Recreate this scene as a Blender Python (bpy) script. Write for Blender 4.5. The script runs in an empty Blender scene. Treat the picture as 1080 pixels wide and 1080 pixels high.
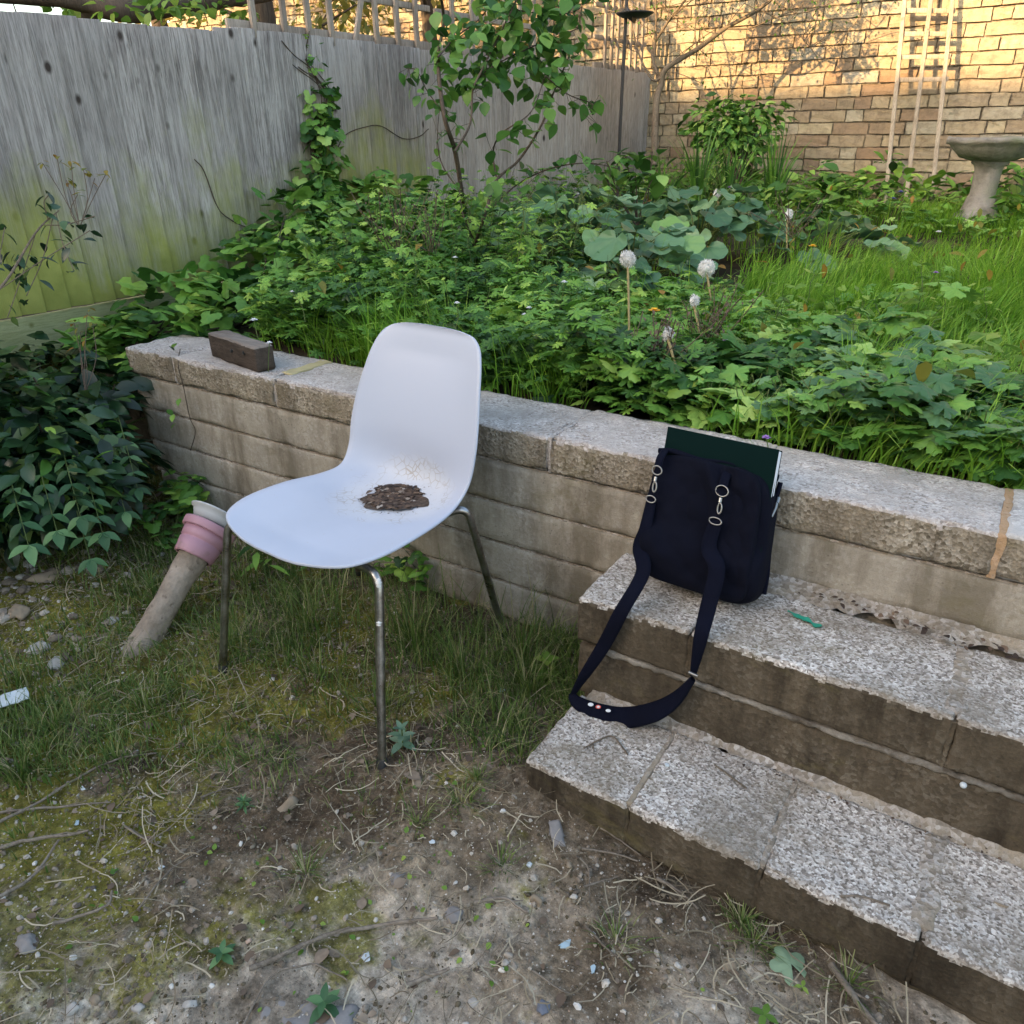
import bpy, math, random
import numpy as np
from mathutils import Vector, Matrix
rng = np.random.default_rng(7); random.seed(7)
scene = bpy.context.scene
C_ = bpy.data.collections.new("garden"); scene.collection.children.link(C_)
PI = math.pi
# ------------------------------------------------------------------ camera
FP, PITCH, YAW, ROLL = 814.734, .458, -.576, -.012
CAM = np.array([.6413, -1.3291, .5822])
Fv = np.array([math.sin(YAW)*math.cos(PITCH), math.cos(YAW)*math.cos(PITCH), -math.sin(PITCH)])
R0 = np.array([math.cos(YAW), -math.sin(YAW), 0.]); U0 = np.cross(R0, Fv)
Rv = R0*math.cos(ROLL)+U0*math.sin(ROLL); Uv = -R0*math.sin(ROLL)+U0*math.cos(ROLL)
cd = bpy.data.cameras.new("camera"); cam = bpy.data.objects.new("camera", cd); scene.collection.objects.link(cam)
cd.sensor_width = 36; cd.sensor_fit = 'HORIZONTAL'; cd.lens = FP/1080*36; cd.clip_start = .05; cd.clip_end = 300
cam.matrix_world = Matrix(((Rv[0], Uv[0], -Fv[0], CAM[0]), (Rv[1], Uv[1], -Fv[1], CAM[1]), (Rv[2], Uv[2], -Fv[2], CAM[2]), (0, 0, 0, 1)))
scene.camera = cam
def ray(u, v): return Fv+Rv*(u-540)/FP+Uv*(540-v)/FP
def pd(u, v, d): return CAM+ray(u, v)*d
def pz(u, v, z): r = ray(u, v); return CAM+r*(z-CAM[2])/r[2]
def py(u, v, y): r = ray(u, v); return CAM+r*(y-CAM[1])/r[1]
# ------------------------------------------------------------------ numpy helpers
def h3(i, j, k, s):
    n = (i*374761393+j*668265263+k*2147483647+s*974634777) & 0xffffffff
    n = ((n ^ (n >> 13))*1274126177) & 0xffffffff
    return ((n ^ (n >> 16)) & 0xffff)/65535.0
def vn(P, sc, s=0):
    P = np.atleast_2d(P)*sc; I = np.floor(P).astype(np.int64); f = P-I; f = f*f*(3-2*f); r = 0
    for a in (0, 1):
        for b in (0, 1):
            for c in (0, 1):
                w = (f[:, 0] if a else 1-f[:, 0])*(f[:, 1] if b else 1-f[:, 1])*(f[:, 2] if c else 1-f[:, 2])
                r = r+w*h3(I[:, 0]+a, I[:, 1]+b, I[:, 2]+c, s)
    return r*2-1
def fbm(P, sc, s=0, o=3): return sum(vn(P, sc*2**i, s+i*7)/2**i for i in range(o))
def vdis(P, sc, s, amp): return np.stack([fbm(P, sc, s+q*31) for q in range(3)], 1)*amp
def weld(V, F, tol=1e-5):
    k = np.round(V/tol).astype(np.int64); _, idx, inv = np.unique(k, axis=0, return_index=True, return_inverse=True)
    return V[idx], inv.ravel()[F]
class G:
    """collects faces; build() links them as ONE mesh object"""
    def __init__(s): s.V = []; s.L = []; s.n = 0
    def add(s, V, F, mat=0, var=0.5, smooth=True):
        V = np.asarray(V, float); F = np.asarray(F, np.int64)
        s.V.append((V, np.broadcast_to(np.asarray(var, float), (len(V),)))); s.L.append((F+s.n, mat, smooth)); s.n += len(V); return s
    def build(s, name, mats, parent=None, loc=None, rotz=0):
        V = np.concatenate([a for a, _ in s.V]); var = np.concatenate([b for _, b in s.V])
        if loc is not None: V = V-np.array(loc)
        me = bpy.data.meshes.new(name); me.vertices.add(len(V)); me.vertices.foreach_set('co', V.ravel())
        tot = sum(f.size for f, _, _ in s.L); nf = sum(len(f) for f, _, _ in s.L)
        me.loops.add(tot); me.polygons.add(nf)
        me.loops.foreach_set('vertex_index', np.concatenate([f.ravel() for f, _, _ in s.L]).astype(np.int32))
        st = []; o = 0
        for f, _, _ in s.L: st.append(o+np.arange(len(f))*f.shape[1]); o += f.size
        me.polygons.foreach_set('loop_start', np.concatenate(st).astype(np.int32))
        me.polygons.foreach_set('loop_total', np.concatenate([np.full(len(f), f.shape[1]) for f, _, _ in s.L]).astype(np.int32))
        me.polygons.foreach_set('material_index', np.concatenate([np.full(len(f), m) for f, m, _ in s.L]).astype(np.int32))
        me.polygons.foreach_set('use_smooth', np.concatenate([np.full(len(f), sm) for f, _, sm in s.L]))
        a = me.attributes.new('var', 'FLOAT', 'POINT'); a.data.foreach_set('value', var.astype(np.float32))
        me.update(calc_edges=True); me.validate()
        for m in (mats if isinstance(mats, (list, tuple)) else [mats]): me.materials.append(m)
        ob = bpy.data.objects.new(name, me); C_.objects.link(ob)
        if loc is not None: ob.location = Vector(loc)
        if parent is not None:
            ob.parent = parent
            if loc is None: ob.location = -parent.location
            else: ob.location = Vector(loc)-parent.location
        return ob
def tag(o, label=None, cat=None, group=None, kind=None):
    if label: o['label'] = label
    if cat: o['category'] = cat
    if group: o['group'] = group
    if kind: o['kind'] = kind
    return o
def empty(name, loc, label, cat, group=None):
    o = bpy.data.objects.new(name, None); C_.objects.link(o); o.location = Vector(loc); o.empty_display_size = .1
    return tag(o, label, cat, group)
def thing(g, name, mats, label, cat, group=None, loc=None):
    V = np.concatenate([a for a, _ in g.V])
    if loc is None: loc = ((V[:, 0].min()+V[:, 0].max())/2, (V[:, 1].min()+V[:, 1].max())/2, V[:, 2].min())
    return tag(g.build(name, mats, None, loc), label, cat, group)
# primitives
def tube(pts, rad, seg=8, cap=True, flat=1.0):
    P = np.asarray(pts, float); n = len(P); rad = np.broadcast_to(np.asarray(rad, float), (n,))
    T = np.gradient(P, axis=0); T /= np.linalg.norm(T, axis=1)[:, None]+1e-12
    u = np.cross(T[0], [0, 0, 1.]);
    if np.linalg.norm(u) < .1: u = np.cross(T[0], [1., 0, 0])
    V = []
    for i in range(n):
        u = u-T[i]*(u@T[i]); u /= np.linalg.norm(u); w = np.cross(T[i], u)
        a = np.arange(seg)/seg*2*PI
        V.append(P[i]+rad[i]*(np.cos(a)[:, None]*u+flat*np.sin(a)[:, None]*w))
    V = np.concatenate(V); i = np.arange(n-1)[:, None]*seg; j = np.arange(seg)[None]; k = (j+1) % seg
    F = np.stack([i+j, i+k, i+seg+k, i+seg+j], -1).reshape(-1, 4)
    return V, F
def add_tube(g, pts, rad, seg=8, mat=0, var=.5, flat=1.0, cap=True):
    V, F = tube(pts, rad, seg, flat=flat); g.add(V, F, mat, var)
    if cap and seg > 4:
        for ring in (np.arange(seg)[::-1], len(V)-seg+np.arange(seg)): g.add(V[ring], [list(range(seg))], mat, var, False)
def smooth_path(pts, n=12):
    P = np.asarray(pts, float); m = len(P); out = []
    Q = np.vstack([2*P[0]-P[1], P, 2*P[-1]-P[-2]])
    for i in range(m-1):
        p0, p1, p2, p3 = Q[i:i+4]
        for t in np.linspace(0, 1, n, endpoint=False):
            out.append(.5*((2*p1)+(-p0+p2)*t+(2*p0-5*p1+4*p2-p3)*t*t+(-p0+3*p1-3*p2+p3)*t**3))
    out.append(P[-1]); return np.array(out)
def gridbox(lo, hi, cell=.014, r=.004, amp=.0012, seed=0, sc=60, chip=0.):
    lo = np.array(lo, float); hi = np.array(hi, float); V = []; F = []; n = 0
    for ax in range(3):
        a, b = [(1, 2), (2, 0), (0, 1)][ax]
        na = max(1, int(math.ceil((hi[a]-lo[a])/cell))); nb = max(1, int(math.ceil((hi[b]-lo[b])/cell)))
        def co(l, h, k):
            e = min(r, (h-l)*.3); t = np.linspace(l+e, h-e, k+1); return np.concatenate([[l], t, [h]])
        A = co(lo[a], hi[a], na); B = co(lo[b], hi[b], nb); aa, bb = np.meshgrid(A, B, indexing='ij'); na = len(A); nb = len(B)
        for side in (0, 1):
            P = np.zeros((na*nb, 3)); P[:, a] = aa.ravel(); P[:, b] = bb.ravel(); P[:, ax] = (hi if side else lo)[ax]
            i = np.arange(na-1)[:, None]*nb; j = np.arange(nb-1)[None]
            q = np.stack([i+j, i+nb+j, i+nb+j+1, i+j+1], -1).reshape(-1, 4)
            if not side: q = q[:, ::-1]
            V.append(P); F.append(q+n); n += len(P)
    V = np.concatenate(V); F = np.concatenate(F); V, F = weld(V, F)
    inner = np.clip(V, lo+r, hi-r); d = V-inner; L = np.linalg.norm(d, axis=1)[:, None]; rr = r
    edge = (np.count_nonzero(np.abs(d) > 1e-7, axis=1) > 1)
    V2 = inner+np.where(L > 1e-9, d/np.maximum(L, 1e-9)*rr, d)
    if chip:   # worn arrises: pull edge vertices inwards where a noise is high
        c = np.clip(fbm(V, 22, seed+3), 0, 1)*edge*chip; V2 = V2-(d/np.maximum(L, 1e-9))*c[:, None]
    V2 = V2+vdis(V2, sc, seed, amp)
    return V2, F
def add_block(g, lo, hi, mat=0, var=.5, **k):
    V, F = gridbox(lo, hi, **k); g.add(V, F, mat, var)
def rot(az, tilt, roll):
    az, tilt, roll = np.broadcast_arrays(np.atleast_1d(az).astype(float), tilt, roll)
    ca, sa, ct, st_, cr, sr = np.cos(az), np.sin(az), np.cos(tilt), np.sin(tilt), np.cos(roll), np.sin(roll); z = np.zeros_like(ca); o = z+1
    Z = np.stack([ca, -sa, z, sa, ca, z, z, z, o], -1).reshape(-1, 3, 3); X = np.stack([o, z, z, z, ct, -st_, z, st_, ct], -1).reshape(-1, 3, 3)
    Y = np.stack([cr, z, sr, z, o, z, -sr, z, cr], -1).reshape(-1, 3, 3); return Z@X@Y
def inst(g, tm, pos, size, az, tilt, roll=0., mat=0, var=None, smooth=True):
    """copies of a small template into one mesh (leaves, petals, pebbles)"""
    tv, tf = tm; pos = np.atleast_2d(pos); k = len(pos); M = rot(np.broadcast_to(az, (k,)), tilt, roll)
    size = np.broadcast_to(np.asarray(size, float), (k,) if np.ndim(size) < 2 else np.shape(size))
    if size.ndim == 1: size = np.repeat(size[:, None], 3, 1)
    V = np.einsum('kij,knj->kni', M, tv[None]*size[:, None, :])+pos[:, None]
    F = tf[None]+(np.arange(k)*len(tv))[:, None, None]
    if var is None: var = rng.random(k)
    var = np.repeat(np.broadcast_to(var, (k,)), len(tv))
    g.add(V.reshape(-1, 3), F.reshape(-1, tf.shape[1]), mat, var, smooth)
def leaf_oval(w=.5, n=5, fold=.12, droop=.25, tip=1.0):
    t = np.linspace(0, 1, n); hw = w/2*np.sin(PI*t**.8)**.9; hw[0] = 0.02; hw[-1] = 0.0
    mid = np.stack([0*t, t, -droop*t*t], 1); l = mid+np.stack([-hw, 0*t, fold*hw*2], 1); r = mid+np.stack([hw, 0*t, fold*hw*2], 1)
    V = np.concatenate([l, mid, r]); F = []
    for i in range(n-1):
        F += [[i, n+i, n+i+1], [i, n+i+1, i+1], [n+i, 2*n+i, 2*n+i+1], [n+i, 2*n+i+1, n+i+1]]
    return V, np.array(F)
def leaf_lobed(lobes=5, deep=.45, m=30, cup=.12, teeth=.06, notch=.5, seed=1):
    th = np.linspace(-PI+notch*.5, PI-notch*.5, m); r = (1-deep)+deep*np.abs(np.cos(th*lobes/2*.98))**.8
    r = r*(1-.12*np.abs(th)/PI)+teeth*np.where(np.arange(m) % 2, 1, -1)
    x = np.sin(th)*r*.55; y = np.cos(th)*r*.55+.3
    z = cup*r*r*np.cos(th*lobes/2*.98*2)*.35-.14*((x)**2+(y-.3)**2)*3
    xi, yi = x*.5, (y-.3)*.5+.3; zi = z*.2+.02*np.cos(th*lobes)
    V = np.concatenate([[[0, .3, 0.03]], np.stack([xi, yi, zi], 1), np.stack([x, y, z], 1)]); F = []
    for i in range(m-1):
        F += [[0, 1+i+1, 1+i], [1+i, 2+i, 1+m+i+1], [1+i, 1+m+i+1, 1+m+i]]
    return V, np.array(F)
def leaf_round(m=20, wav=.06, cup=.15):
    th = np.linspace(-PI+.25, PI-.25, m); r = .5*(1+.05*np.cos(th*6)); V = [[0, .12, -.03]]
    for q in (.5, 1.0):
        rr = r*q; x = np.sin(th)*rr*1.05; y = np.cos(th)*rr+.35*q+.1; z = cup*q*q*.5+wav*q*np.cos(th*5); V += list(np.stack([x, y, z], 1))
    F = []
    for i in range(m-1): F += [[0, 2+i, 1+i], [1+i, 2+i, 1+m+i+1], [1+i, 1+m+i+1, 1+m+i]]
    return np.array(V), np.array(F)
LV_OVAL = leaf_oval(.5); LV_WIDE = leaf_oval(.75, 5, .1, .2); LV_SLIM = leaf_oval(.28, 4, .15, .3); LV_LOBE = leaf_lobed(); LV_LOBE3 = leaf_lobed(3, .4, 22, .1, .04, .9)
LV_FERN = leaf_lobed(7, .6, 36, .1, .03, .6); LV_ROUND = leaf_round(); LV_LOW = leaf_oval(.55, 3, .12, .15)
def blades(g, pos, h, w, az, bend, mat=0, var=None, n=5):
    pos = np.atleast_2d(pos); k = len(pos); t = np.linspace(0, 1, n); h = np.broadcast_to(h, (k,)); w = np.broadcast_to(w, (k,))
    d = np.stack([np.cos(az), np.sin(az), 0*az], 1); s = np.stack([-np.sin(az), np.cos(az), 0*az], 1)
    b = np.broadcast_to(bend, (k,))
    out = (b*h)[:, None]*t[None]**2.2; up = h[:, None]*(t[None]-.35*np.minimum(b, 1.3)[:, None]*t[None]**2.6)
    ctr = pos[:, None]+d[:, None]*out[..., None]+np.array([0, 0, 1.])*up[..., None]
    hw = (w[:, None]*.5*(1-t[None]**1.6*.95))[..., None]*s[:, None]
    V = np.stack([ctr-hw, ctr+hw], 2).reshape(k, -1, 3)
    F = np.array([[2*i, 2*i+1, 2*i+3, 2*i+2] for i in range(n-1)])[None]+(np.arange(k)*2*n)[:, None, None]
    if var is None: var = rng.random(k)
    g.add(V.reshape(-1, 3), F.reshape(-1, 4), mat, np.repeat(var, 2*n))
def lathe(prof, seg=32, wob=0, seed=0):
    p = np.asarray(prof, float); a = np.arange(seg)/seg*2*PI; V = np.stack([p[:, 0:1]*np.cos(a), p[:, 0:1]*np.sin(a), np.repeat(p[:, 1:2], seg, 1)], -1).reshape(-1, 3)
    if wob: V = V+vdis(V, 14, seed, wob)
    i = np.arange(len(p)-1)[:, None]*seg; j = np.arange(seg)[None]; k = (j+1) % seg
    return V, np.stack([i+j, i+k, i+seg+k, i+seg+j], -1).reshape(-1, 4)
def ico():
    t = (1+5**.5)/2; v = np.array([[-1, t, 0], [1, t, 0], [-1, -t, 0], [1, -t, 0], [0, -1, t], [0, 1, t], [0, -1, -t], [0, 1, -t], [t, 0, -1], [t, 0, 1], [-t, 0, -1], [-t, 0, 1]], float)
    f = [[0, 11, 5], [0, 5, 1], [0, 1, 7], [0, 7, 10], [0, 10, 11], [1, 5, 9], [5, 11, 4], [11, 10, 2], [10, 7, 6], [7, 1, 8], [3, 9, 4], [3, 4, 2], [3, 2, 6], [3, 6, 8], [3, 8, 9], [4, 9, 5], [2, 4, 11], [6, 2, 10], [8, 6, 7], [9, 8, 1]]
    v /= np.linalg.norm(v[0]); return v, np.array(f)
def subd(v, f):
    e = {}; V = list(v); F = []
    def m(a, b):
        k = (min(a, b), max(a, b))
        if k not in e: p = (V[a]+V[b])/2; V.append(p/np.linalg.norm(p)); e[k] = len(V)-1
        return e[k]
    for a, b, c in f:
        x, y, z = m(a, b), m(b, c), m(c, a); F += [[a, x, z], [b, y, x], [c, z, y], [x, y, z]]
    return np.array(V), np.array(F)
ICO0 = ico(); ICO1 = subd(*ICO0); ICO2 = subd(*ICO1)
def pebble_t(s, base=ICO1):
    v = base[0]*(1+.38*vn(base[0]+s*3.1, 1.9, s)[:, None]); return v, base[1]
# ------------------------------------------------------------------ materials
class M:
    def __init__(s, name):
        s.m = bpy.data.materials.new(name); s.m.use_nodes = True; s.t = s.m.node_tree; s.N = s.t.nodes; s.K = s.t.links
        s.b = s.N['Principled BSDF']; s.out = s.N['Material Output']; s.co = s.N.new('ShaderNodeTexCoord'); s.geo = s.N.new('ShaderNodeNewGeometry')
        s.P = s.geo.outputs['Position']
    def set(s, sock, v):
        if isinstance(v, (int, float)): sock.default_value = v
        elif isinstance(v, tuple): sock.default_value = (*v, 1) if len(v) == 3 and sock.type == 'RGBA' else v
        else: s.K.new(v, sock)
    def attr(s, n='var'):
        a = s.N.new('ShaderNodeAttribute'); a.attribute_name = n; return a.outputs['Fac']
    def mapp(s, sc=(1, 1, 1), vec=None, rot=(0, 0, 0)):
        m = s.N.new('ShaderNodeMapping'); s.K.new(vec or s.P, m.inputs['Vector']); m.inputs['Scale'].default_value = sc; m.inputs['Rotation'].default_value = rot; return m.outputs[0]
    def noise(s, sc, det=4, vec=None, rough=.55, dist=0.):
        n = s.N.new('ShaderNodeTexNoise'); s.K.new(vec or s.P, n.inputs['Vector']); n.inputs['Scale'].default_value = sc; n.inputs['Detail'].default_value = det; n.inputs['Roughness'].default_value = rough; n.inputs['Distortion'].default_value = dist; return n.outputs['Fac']
    def vor(s, sc, vec=None, feat='F1', out='Distance'):
        n = s.N.new('ShaderNodeTexVoronoi'); s.K.new(vec or s.P, n.inputs['Vector']); n.inputs['Scale'].default_value = sc; n.feature = feat; return n.outputs[out]
    def ramp(s, fac, stops, interp='LINEAR'):
        r = s.N.new('ShaderNodeValToRGB'); s.K.new(fac, r.inputs[0]); e = r.color_ramp; e.interpolation = interp
        while len(e.elements) < len(stops): e.elements.new(.5)
        for el, (p, c) in zip(e.elements, stops): el.position = p; el.color = (*c, 1) if isinstance(c, tuple) else (c, c, c, 1)
        return r.outputs[0]
    def mix(s, f, a, b, mode='MIX'):
        n = s.N.new('ShaderNodeMix'); n.data_type = 'RGBA'; n.blend_type = mode; s.set(n.inputs[0], f); s.set(n.inputs[6], a); s.set(n.inputs[7], b); return n.outputs[2]
    def math(s, op, a, b=0.):
        n = s.N.new('ShaderNodeMath'); n.operation = op; s.set(n.inputs[0], a); s.set(n.inputs[1], b); return n.outputs[0]
    def sep(s, vec=None):
        n = s.N.new('ShaderNodeSeparateXYZ'); s.K.new(vec or s.P, n.inputs[0]); return n.outputs
    def bump(s, h, dist, st=1., prev=None):
        n = s.N.new('ShaderNodeBump'); s.K.new(h, n.inputs['Height']); n.inputs['Distance'].default_value = dist; n.inputs['Strength'].default_value = st
        if prev: s.K.new(prev, n.inputs['Normal'])
        return n.outputs[0]
    def fin(s, col, rough=.8, nrm=None, metal=0., spec=.5, trans=0., sub=0):
        s.set(s.b.inputs['Base Color'], col); s.set(s.b.inputs['Roughness'], rough); s.b.inputs['Metallic'].default_value = metal; s.b.inputs['Specular IOR Level'].default_value = spec
        if nrm: s.K.new(nrm, s.b.inputs['Normal'])
        if trans:
            tr = s.N.new('ShaderNodeBsdfTranslucent'); s.set(tr.inputs['Color'], col); mx = s.N.new('ShaderNodeMixShader'); mx.inputs[0].default_value = trans
            s.K.new(s.b.outputs[0], mx.inputs[1]); s.K.new(tr.outputs[0], mx.inputs[2]); s.K.new(mx.outputs[0], s.out.inputs[0])
        return s.m
def m_plain(name, col, rough=.7, var=.12, sc=60, bump=.0005, metal=0., spec=.5):
    m = M(name); n = m.noise(sc, 5); c2 = tuple(x*(1-var*2) for x in col); c = m.mix(n, c2, col); return m.fin(c, rough, m.bump(n, bump), metal, spec)
def m_leaf(name, stops, rough=.45, trans=.3, spec=.4, blotch=.25):
    m = M(name); v = m.attr(); c = m.ramp(v, stops); n = m.noise(45, 3); c = m.mix(m.math('MULTIPLY', n, blotch), c, tuple(x*.45 for x in stops[0][1])); return m.fin(c, rough, m.bump(m.noise(160, 2), .0006, .6), 0, spec, trans)
def m_conc(name, base, agg=.5, dark=(.07, .055, .04), stain=.4, stops=None, joint=True, bump=.002, ascale=150, streak=True):
    """concrete block with exposed aggregate; stains are noise patches and run marks of their own shape"""
    m = M(name); w = m.noise(30, 3); vc = m.vor(ascale, out='Color'); sp = m.sep(vc)[0]; vd = m.vor(ascale)
    grains = m.ramp(sp, stops or [(0, (.11, .10, .10)), (.25, (.26, .23, .20)), (.55, (.42, .39, .37)), (.8, (.60, .57, .56)), (1, (.78, .76, .75))])
    body = m.mix(m.noise(7, 6), tuple(x*.72 for x in base), tuple(min(1, x*1.2) for x in base)); v = m.attr(); body = m.mix(m.math('MULTIPLY', v, .3), body, tuple(x*.7 for x in base))
    mask = m.ramp(m.noise(9, 5, rough=.7), [(.36, 0.), (.60, 1.)]); c = m.mix(m.math('MULTIPLY', mask, agg) if agg < .95 else agg*.96, body, grains)
    fine = m.noise(420, 3, rough=.7); c = m.mix(m.math('MULTIPLY', m.ramp(fine, [(.34, 1.), (.48, 0.)]), .35), c, tuple(x*.35 for x in base))
    sv = m.mapp((5, 5, 1.3) if streak else (4, 4, 4)); s1 = m.ramp(m.noise(1.6, 7, sv, .68), [(.44, 0.), (.62, 1.)]); c = m.mix(m.math('MULTIPLY', s1, stain), c, dark)
    s2 = m.ramp(m.noise(5, 6, m.mapp((1, 1, 2.2)), .7), [(.56, 0.), (.70, 1.)]); c = m.mix(m.math('MULTIPLY', s2, stain*.7), c, (.15, .13, .055)); s3 = m.ramp(m.noise(3.1, 8, m.mapp((1, 1, .55), rot=(.2, 0, .4)), .72), [(.40, 1.), (.55, 0.)]); c = m.mix(m.math('MULTIPLY', s3, stain*.5), c, tuple(x*.38 for x in base)); po = m.ramp(m.vor(75, m.mapp((1, 1, 1.3))), [(.10, 1.), (.2, 0.)]); pm = m.ramp(m.noise(14, 5), [(.45, 0.), (.6, 1.)]); pp = m.math('MULTIPLY', po, pm); c = m.mix(m.math('MULTIPLY', pp, .7*(1-agg*.8)), c, tuple(x*.22 for x in base))
    nb = m.bump(vd, bump, .9*min(1, agg+.25)); nb = m.bump(fine, .0016, .8, nb); nb = m.bump(m.noise(26, 6, rough=.65), .004, .8, nb)
    return m.fin(c, .92, nb, spec=.2)
MT = {}
MT['coping'] = m_conc('coping_aggregate', (.54, .49, .45), .8, stain=.28, stops=[(0, (.20, .17, .15)), (.2, (.42, .37, .34)), (.5, (.58, .53, .49)), (.8, (.70, .65, .62)), (1, (.82, .78, .76))], streak=False, ascale=210)
MT['copingpale'] = m_conc('coping_pale', (.56, .54, .52), .5, stain=.12, streak=False)
MT['copingface'] = m_conc('coping_face', (.36, .305, .225), .8, stain=.62, bump=.003, ascale=170, stops=[(0, (.10, .085, .06)), (.3, (.30, .26, .20)), (.6, (.46, .41, .33)), (1, (.66, .61, .53))])
MT['course'] = m_conc('wall_course', (.50, .45, .37), .22, dark=(.10, .08, .048), stain=.66, bump=.001)
MT['step'] = m_conc('step_aggregate', (.42, .38, .33), .96, dark=(.19, .155, .105), stain=.7, stops=[(0, (.13, .11, .095)), (.22, (.31, .27, .235)), (.5, (.51, .465, .42)), (.78, (.68, .635, .59)), (1, (.87, .84, .80))], streak=False, ascale=275, bump=.0012)
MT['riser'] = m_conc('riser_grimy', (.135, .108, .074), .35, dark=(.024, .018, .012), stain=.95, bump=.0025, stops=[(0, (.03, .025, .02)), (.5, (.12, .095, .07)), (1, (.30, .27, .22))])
MT['mortar'] = m_conc('mortar_tan', (.37, .31, .23), .6, stain=.3, streak=False)
MT['mortarred'] = m_conc('mortar_orange', (.46, .30, .17), .15, stain=.15, streak=False)
MT['salt'] = m_conc('white_mortar', (.34, .31, .26), .2, stain=.95, streak=False)
# wood
def m_wood(name, stops, ax='Z', algae=0., scale=1., knots=True, zalg=.35, rough=.85):
    m = M(name); s = {'Z': (30, 30, 1.6), 'X': (1.6, 30, 30), 'Y': (30, 1.6, 30)}[ax]; v = m.attr()
    mp = m.N.new('ShaderNodeVectorMath'); mp.operation = 'ADD'; m.K.new(m.P, mp.inputs[0]); cb = m.N.new('ShaderNodeCombineXYZ'); m.set(cb.inputs[0], m.math('MULTIPLY', v, 7.)); m.set(cb.inputs[2], m.math('MULTIPLY', v, 13.)); m.K.new(cb.outputs[0], mp.inputs[1]); pv = mp.outputs[0]
    g1 = m.noise(2.6*scale, 8, m.mapp(s, pv), .68, .5); c = m.ramp(g1, stops)
    g2 = m.noise(9*scale, 4, m.mapp(s, pv), .7); c = m.mix(m.math('MULTIPLY', m.ramp(g2, [(.48, 0.), (.62, 1.)]), .6), c, tuple(x*.4 for x in stops[0][1]))
    c = m.mix(m.math('MULTIPLY', v, .42), c, tuple(x*.55 for x in stops[1][1])); c = m.mix(m.math('MULTIPLY', m.ramp(m.noise(2.3, 4), [(.4, 0.), (.7, 1.)]), .25), c, tuple(min(1, x*1.35) for x in stops[-1][1]))
    if knots:
        k = m.vor(9.5, m.mapp((1, 1, .6) if ax == 'Z' else (1, 1, 1), pv)); c = m.mix(m.ramp(k, [(.06, 1.), (.13, 0.)]), c, (.05, .04, .035))
    if algae:
        z = m.sep()[2]; nz = m.math('ADD', z, m.math('MULTIPLY', m.math('SUBTRACT', m.noise(2.2, 7, m.mapp((1, 1, .40)), .70), .5), -2.4)); a = m.math('MULTIPLY', m.ramp(m.math('ADD', m.math('MULTIPLY', nz, .8), .3), [(.34, 1.), (zalg+.30, 0.)]), algae)
        c = m.mix(a, c, m.mix(m.noise(14, 4), (.17, .20, .045), (.40, .41, .12)))
    nb = m.bump(g2, .0015, .7); nb = m.bump(g1, .003, .6, nb); return m.fin(c, rough, nb, spec=.2)
MT['fence'] = m_wood('fence_board', [(.28, (.10, .085, .08)), (.42, (.27, .245, .235)), (.56, (.42, .39, .375)), (.78, (.58, .55, .53))], algae=1., zalg=.46)
MT['fence2'] = m_wood('fence_board_brown', [(.25, (.19, .16, .14)), (.42, (.34, .30, .27)), (.58, (.44, .40, .37)), (.8, (.56, .52, .49))], algae=.25, zalg=.1)
MT['gravelb'] = m_wood('gravel_board', [(.25, (.20, .21, .15)), (.45, (.33, .34, .23)), (.7, (.42, .42, .31))], ax='Y', algae=.45)
MT['trellis'] = m_wood('trellis_wood', [(.25, (.20, .17, .14)), (.5, (.34, .29, .25)), (.8, (.50, .44, .38))], knots=False)
MT['obelisk'] = m_wood('trellis_pale', [(.25, (.26, .21, .16)), (.5, (.40, .34, .27)), (.8, (.56, .50, .42))], knots=False)
MT['offcut'] = m_wood('old_timber', [(.25, (.022, .016, .012)), (.5, (.055, .042, .033)), (.8, (.12, .095, .08))], ax='X', knots=False)
MT['offtop'] = m_wood('old_timber_top', [(.25, (.07, .055, .045)), (.5, (.17, .14, .12)), (.8, (.38, .34, .30))], ax='X', knots=False)
MT['bark'] = m_wood('bark', [(.25, (.035, .027, .022)), (.5, (.085, .065, .05)), (.8, (.16, .13, .10))], knots=False)
MT['barkl'] = m_wood('bark_light', [(.25, (.09, .07, .05)), (.5, (.17, .135, .10)), (.8, (.26, .22, .17))], knots=False)
MT['twig'] = m_wood('dry_twig', [(.25, (.09, .07, .055)), (.5, (.20, .165, .13)), (.8, (.36, .31, .25))], ax='X', knots=False)
# leaves
MT['l_dark'] = m_leaf('leaf_dark', [(0, (.008, .024, .011)), (.5, (.016, .05, .020)), (.8, (.035, .095, .032)), (1, (.13, .20, .05))], .34, .2, .5)
MT['l_mid'] = m_leaf('leaf_mid', [(0, (.018, .062, .014)), (.35, (.075, .20, .028)), (.75, (.19, .40, .055)), (1, (.38, .58, .10))], .5, .22)
MT['l_ger'] = m_leaf('leaf_geranium', [(0, (.022, .080, .016)), (.35, (.085, .23, .036)), (.75, (.21, .42, .075)), (1, (.40, .60, .15))], .55, .20)
MT['l_blue'] = m_leaf('leaf_blue', [(0, (.035, .10, .040)), (.5, (.085, .20, .080)), (1, (.18, .33, .13))], .5, .25)
MT['l_young'] = m_leaf('leaf_young', [(0, (.09, .20, .030)), (.5, (.20, .37, .055)), (1, (.38, .52, .10))], .5, .45)
MT['l_sap'] = m_leaf('leaf_sapling', [(0, (.04, .12, .03)), (.55, (.10, .25, .05)), (1, (.22, .42, .09))], .42, .4)
MT['l_autumn'] = m_leaf('leaf_yellowing', [(0, (.10, .16, .03)), (.5, (.26, .24, .04)), (1, (.40, .20, .04))], .6, .4)
MT['l_sunlit'] = m_leaf('leaf_sunlit', [(0, (.10, .13, .03)), (.5, (.24, .24, .05)), (1, (.42, .32, .08))], .6, .45)  # golden sunlight on the trees beyond the fence, put into their leaf colour
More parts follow.
